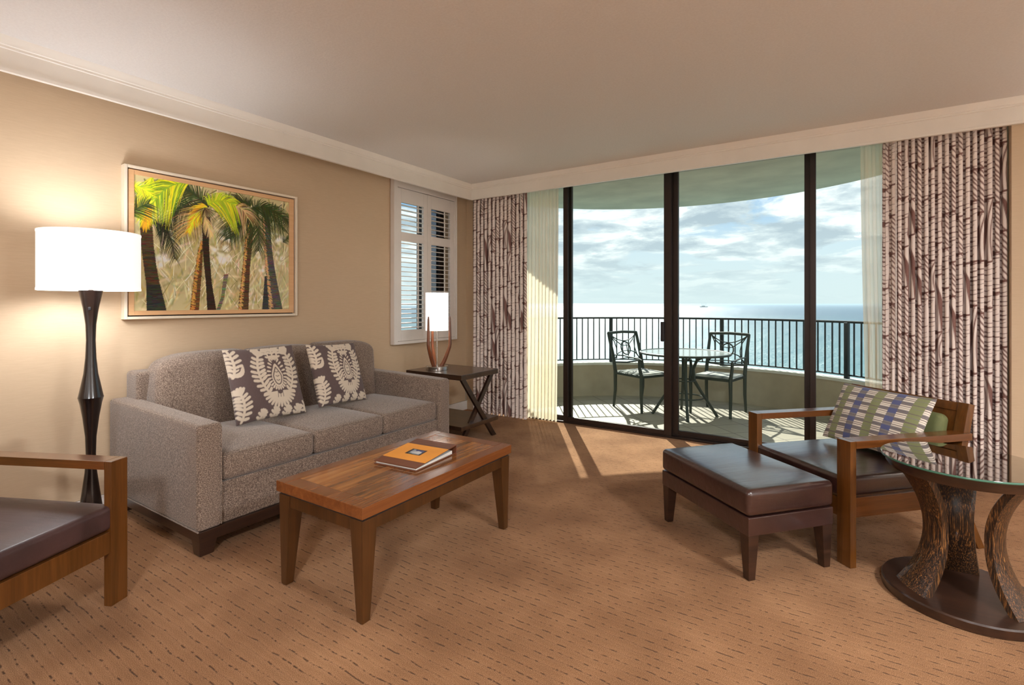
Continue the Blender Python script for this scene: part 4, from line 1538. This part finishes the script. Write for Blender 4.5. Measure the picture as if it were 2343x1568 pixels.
# =================================================================== BALCONY FURNITURE
def patio_chair(x, y, f_ang, label, lean=0.1):
    t = thing('patio_chair', (x, y, -0.02), label, 'chair', R(f_ang), group='patio chairs on the balcony')
    w, d = 0.215, 0.225        # local +x is the front
    for s in (-1, 1):
        m = MB()
        m.tube([(-d - .02, s * w, 0), (-d + .01, s * w, 0.2), (-d + .01, s * w, 0.42), (-d - 0.03, s * w, 0.60), (-d - 0.115, s * w * 1.02, 0.862)],
               [0.014, 0.018, 0.021, 0.020, 0.016], 8, flat=1.0)
        m.build('rear_leg', M['patio'], t)
        m = MB()
        m.tube([(d, s * w, 0), (d - .01, s * w, 0.2), (d - .005, s * w, 0.40), (d - .03, s * w * 1.03, 0.50), (d - .03, s * w * 1.05, 0.59)],
               [0.015, 0.018, 0.021, 0.017, 0.015], 8)
        m.build('front_leg', M['patio'], t)
        m = MB()
        m.tube([(-d - .04, s * w, 0.605), (-0.05, s * w * 1.06, 0.615), (d - .02, s * w * 1.08, 0.60), (d + .02, s * w * 1.08, 0.585)], 0.013, 8, flat=0.6)
        m.build('armrest', M['patio'], t)
    m = MB()
    for s in (-1, 1):
        m.box(-d, d, s * w - .012, s * w + .012, 0.385, 0.415, 0.003)
    m.box(-d - .01, -d + .014, -w, w, 0.385, 0.415, 0.003)
    m.box(d - .014, d + .01, -w, w, 0.385, 0.415, 0.003)
    m.build('seat_frame', M['patio'], t)

    def bp(a, z):             # point on the reclined back plane
        q = (z - 0.60) / 0.262
        xx = -d - 0.03 - 0.085 * q if q > 0 else -d - 0.03 + 0.04 * (-q) * .5
        return (xx, a * w, z)
    m = MB()
    m.tube([bp(-1.02, 0.858), bp(0, 0.868), bp(1.02, 0.858)], 0.017, 8)
    m.build('top_rail', M['patio'], t)
    m = MB()
    m.tube([bp(-.95, 0.52), bp(0, 0.505), bp(.95, 0.52)], 0.010, 6)
    m.tube([bp(-.95, 0.545), bp(0, 0.56), bp(.95, 0.545)], 0.006, 6)
    ring = [bp(.32 * math.cos(k * math.pi / 12), 0.675 + .075 * math.sin(k * math.pi / 12)) for k in range(24)]
    m.tube(ring, 0.008, 6, True)
    m.tube([bp(.10 + .0 * k, 0.60 + k * .03) for k in range(6)], 0.005, 6)
    m.tube([bp(-.30, 0.71), bp(0, 0.705), bp(.30, 0.71)], 0.005, 6)
    m.tube([bp(-.30, 0.64), bp(0, 0.645), bp(.30, 0.64)], 0.005, 6)
    m.tube([bp(a, 0.845 - .085 * (1 - (a / .95) ** 2) + .0) for a in [-.95 + .19 * k for k in range(11)]], 0.006, 6)
    for s in (-1, 1):
        m.tube([bp(s * a, z) for a, z in ((.93, .84), (.62, .77), (.28, .715))], 0.006, 6)
        m.tube([bp(s * a, z) for a, z in ((.93, .55), (.62, .62), (.28, .645))], 0.006, 6)
        m.tube([bp(s * a, z) for a, z in ((.93, .84), (.72, .76), (.66, .68), (.72, .60), (.93, .54))], 0.006, 6)
    m.build('back_scrollwork', M['patio'], t)
    stripe = np.zeros((12, 40, 3))
    for k in range(40):
        stripe[:, k] = lin([(196, 196, 188), (150, 152, 148), (206, 204, 196), (120, 124, 124)][(k // 2) % 4])[:3]
    m = MB()
    m.cushion(-d + .015, d - .015, -w + .013, w - .013, 0.388, 0.428, 0.014, (0, 0, 0.006), 6)
    o = m.build('seat_sling', M['seatpad'], t, 60)
    me = o.data
    co = np.zeros(len(me.vertices) * 3)
    me.vertices.foreach_get('co', co)
    co = co.reshape(-1, 3)
    ii = ((co[:, 1] + w) / (2 * w) * 39).clip(0, 39).astype(int)
    setcols(me, stripe[0, ii])
    return t


patio_chair(-1.937, 5.73, -28, 'grey metal patio chair with openwork back, at the left side of the patio table')
patio_chair(-1.150, 5.945, -100, 'grey metal patio chair with openwork back, at the right side of the patio table')
for o in SC.objects:
    if o.name.startswith('patio_chair') and 'group' in o:
        del o['group']

pt = thing('patio_table', (-1.43, 5.62, -0.02), 'round glass-topped metal table between the two chairs on the balcony', 'table')
m = MB()
m.lathe([(0.0, 0.672), (0.455, 0.672), (0.455, 0.680), (0.0, 0.680)], 64)
m.build('glass_top', M['patioglass'], pt)
ringp = [(0.462 * math.cos(k * math.pi / 32), 0.462 * math.sin(k * math.pi / 32), 0.675) for k in range(64)]
MB().tube(ringp, 0.012, 8, True).build('rim', M['patio'], pt)
for k in range(4):
    a = R(20 + 90 * k)
    m = MB()
    prf = [(0.335, 0.0), (0.26, 0.12), (0.17, 0.26), (0.10, 0.38), (0.09, 0.50), (0.13, 0.60), (0.26, 0.665)]
    m.tube([(r_ * math.cos(a), r_ * math.sin(a), z) for r_, z in prf], [0.016, 0.015, 0.016, 0.019, 0.019, 0.016, 0.013], 8)
    m.build('curved_leg', M['patio'], pt)
m = MB()
m.tube([(0.11 * math.cos(k * math.pi / 12), 0.11 * math.sin(k * math.pi / 12), 0.38) for k in range(24)], 0.008, 6, True)
m.tube([(0.20 * math.cos(k * math.pi / 12), 0.20 * math.sin(k * math.pi / 12), 0.20) for k in range(24)], 0.007, 6, True)
m.build('brace_ring', M['patio'], pt)

# =================================================================== LIGHT
w = bpy.data.worlds.new('sky')
SC.world = w
w.use_nodes = True
nt = w.node_tree
for n in list(nt.nodes):
    nt.nodes.remove(n)


class WN(NT):
    def __init__(s, t):
        s.t = t


q = WN(nt)
tc = q.n('ShaderNodeTexCoord')
sp = q.n('ShaderNodeSeparateXYZ')
q.l(tc.outputs['Generated'], sp.inputs[0])
z = sp.outputs[2]
zz = q.math('ADD', q.math('MAXIMUM', z, 0.0), 0.16)
cx = q.n('ShaderNodeCombineXYZ')
q.l(q.math('DIVIDE', sp.outputs[0], zz), cx.inputs[0])
q.l(q.math('DIVIDE', sp.outputs[1], zz), cx.inputs[1])
n1 = q.noise(cx.outputs[0], 1.05, 9, 0.58, 0.35)
n2 = q.noise(cx.outputs[0], 2.3, 8, 0.6, 0.2)
blue = q.ramp(z, [(0.0, lin((214, 226, 230))), (0.10, lin((200, 218, 232))), (0.20, lin((124, 174, 222))), (0.6, lin((70, 120, 190)))])
cloudy = q.ramp(n2, [(0.40, lin((168, 182, 196))), (0.50, lin((208, 217, 225))), (0.58, lin((255, 255, 255)))])
cover = q.ramp(n1, [(0.43, (0, 0, 0, 1)), (0.49, (1, 1, 1, 1))])
sky = q.mix(cover, blue, cloudy)
hz = q.ramp(z, [(0.0, (1, 1, 1, 1)), (0.10, (0.35, 0.35, 0.35, 1)), (0.2, (0, 0, 0, 1))])
sky = q.mix(hz, sky, lin((208, 221, 226)))
bg = q.n('ShaderNodeBackground')
bg.inputs['Strength'].default_value = 1.32
q.l(sky, bg.inputs[0])
ow = q.n('ShaderNodeOutputWorld')
q.l(bg.outputs[0], ow.inputs[0])


def light(kind, name, loc, energy, color, **kw):
    d = bpy.data.lights.new(name, kind)
    d.energy = energy
    d.color = color
    for k, v in kw.items():
        setattr(d, k, v)
    o = bpy.data.objects.new(name, d)
    COL.objects.link(o)
    o.location = loc
    return o


sun = light('SUN', 'sun', (0, 0, 20), 9.0, (1.0, 0.95, 0.88), angle=R(0.6))
el = R(38.4)
dirv = Vector((0.551 * math.cos(el), -0.835 * math.cos(el), -math.sin(el)))
sun.rotation_euler = dirv.to_track_quat('-Z', 'Y').to_euler()
# lamps
light('POINT', 'floor_lamp_bulb_light', (-3.2, 0.985, 1.39), 24, (0.90, 0.94, 1.0), shadow_soft_size=0.10)
light('POINT', 'table_lamp_bulb_light', (-3.03, 3.42, 1.10), 5, (1.0, 0.92, 0.84), shadow_soft_size=0.04)


def added_ceiling_fill(x, y, e, label):  # added fixture outside the view, brightens the room as general fill
    t = thing('added_ceiling_fill', (x, y, CEIL), label, 'light')
    MB().lathe([(0.0, 0.0), (0.24, 0.0), (0.24, -0.03), (0.22, -0.035), (0.0, -0.035)], 40).build('metal_ring', M['chrome'], t)
    MB().lathe([(0.215, -0.035), (0.19, -0.08), (0.11, -0.105), (0.0, -0.112)], 40).build('opal_diffuser', M['bulb'], t, 60)
    a = light('AREA', 'added_ceiling_fill_glow', (x, y, CEIL - 0.13), e, (0.93, 0.965, 1.0), shape='DISK', size=0.42)
    return t


added_ceiling_fill(0.4, -1.4, 125, 'added round ceiling fill light, unseen behind the viewer, nearer the rear wall')
added_ceiling_fill(1.7, 1.2, 95, 'added round ceiling fill light, out of view to the right of the round glass table')
l3 = copy_tree(fl)  # added lamp behind the camera, bounces extra light off the ceiling
l3.location = (-2.2, -2.2, 0)
l3['label'] = 'added fill lamp copied from the floor lamp, unseen in the rear corner behind the left armchair'
light('POINT', 'added_rear_fill_light', (-2.2, -2.2, 1.39), 110, (0.90, 0.95, 1.0), shadow_soft_size=0.05)
l4 = copy_tree(fl)  # another added lamp out of view, more fill for ceiling and trim
l4.location = (2.2, 0.2, 0)
l4['label'] = 'added fill lamp copied from the floor lamp, unseen against the right wall of the room'
light('POINT', 'added_right_fill_light', (2.2, 0.2, 1.39), 80, (0.95, 0.97, 1.0), shadow_soft_size=0.05)
# second floor lamp in the unseen right corner
l2 = copy_tree(fl)
l2.location = (2.0, 3.7, 0)
l2['label'] = 'floor lamp with white drum shade in the right-hand corner of the room'
light('POINT', 'corner_lamp_bulb_light', (2.0, 3.7, 1.39), 30, (1.0, 0.93, 0.86), shadow_soft_size=0.05)

# =================================================================== CAMERA
F = 1157.0
cam = bpy.data.cameras.new('camera')
co = bpy.data.objects.new('camera', cam)
COL.objects.link(co)
co.location = (0, 0, EYE)
co.rotation_euler = (R(90), 0, R(33.1))
cam.sensor_fit = 'HORIZONTAL'
cam.sensor_width = 36
cam.lens = F / 2343 * 36
cam.shift_y = -(784 - 693) / 2343
cam.clip_start = 0.02
cam.clip_end = 60000
SC.camera = co

SC.view_settings.view_transform = 'Standard'
SC.view_settings.look = 'None'
SC.view_settings.gamma = 1
SC.view_settings.exposure = 0.0
SC.view_settings.use_curve_mapping = False
SC.cycles.use_denoising = True
SC.cycles.max_bounces = 10
SC.cycles.transparent_max_bounces = 16
SC.cycles.sample_clamp_indirect = 6.0
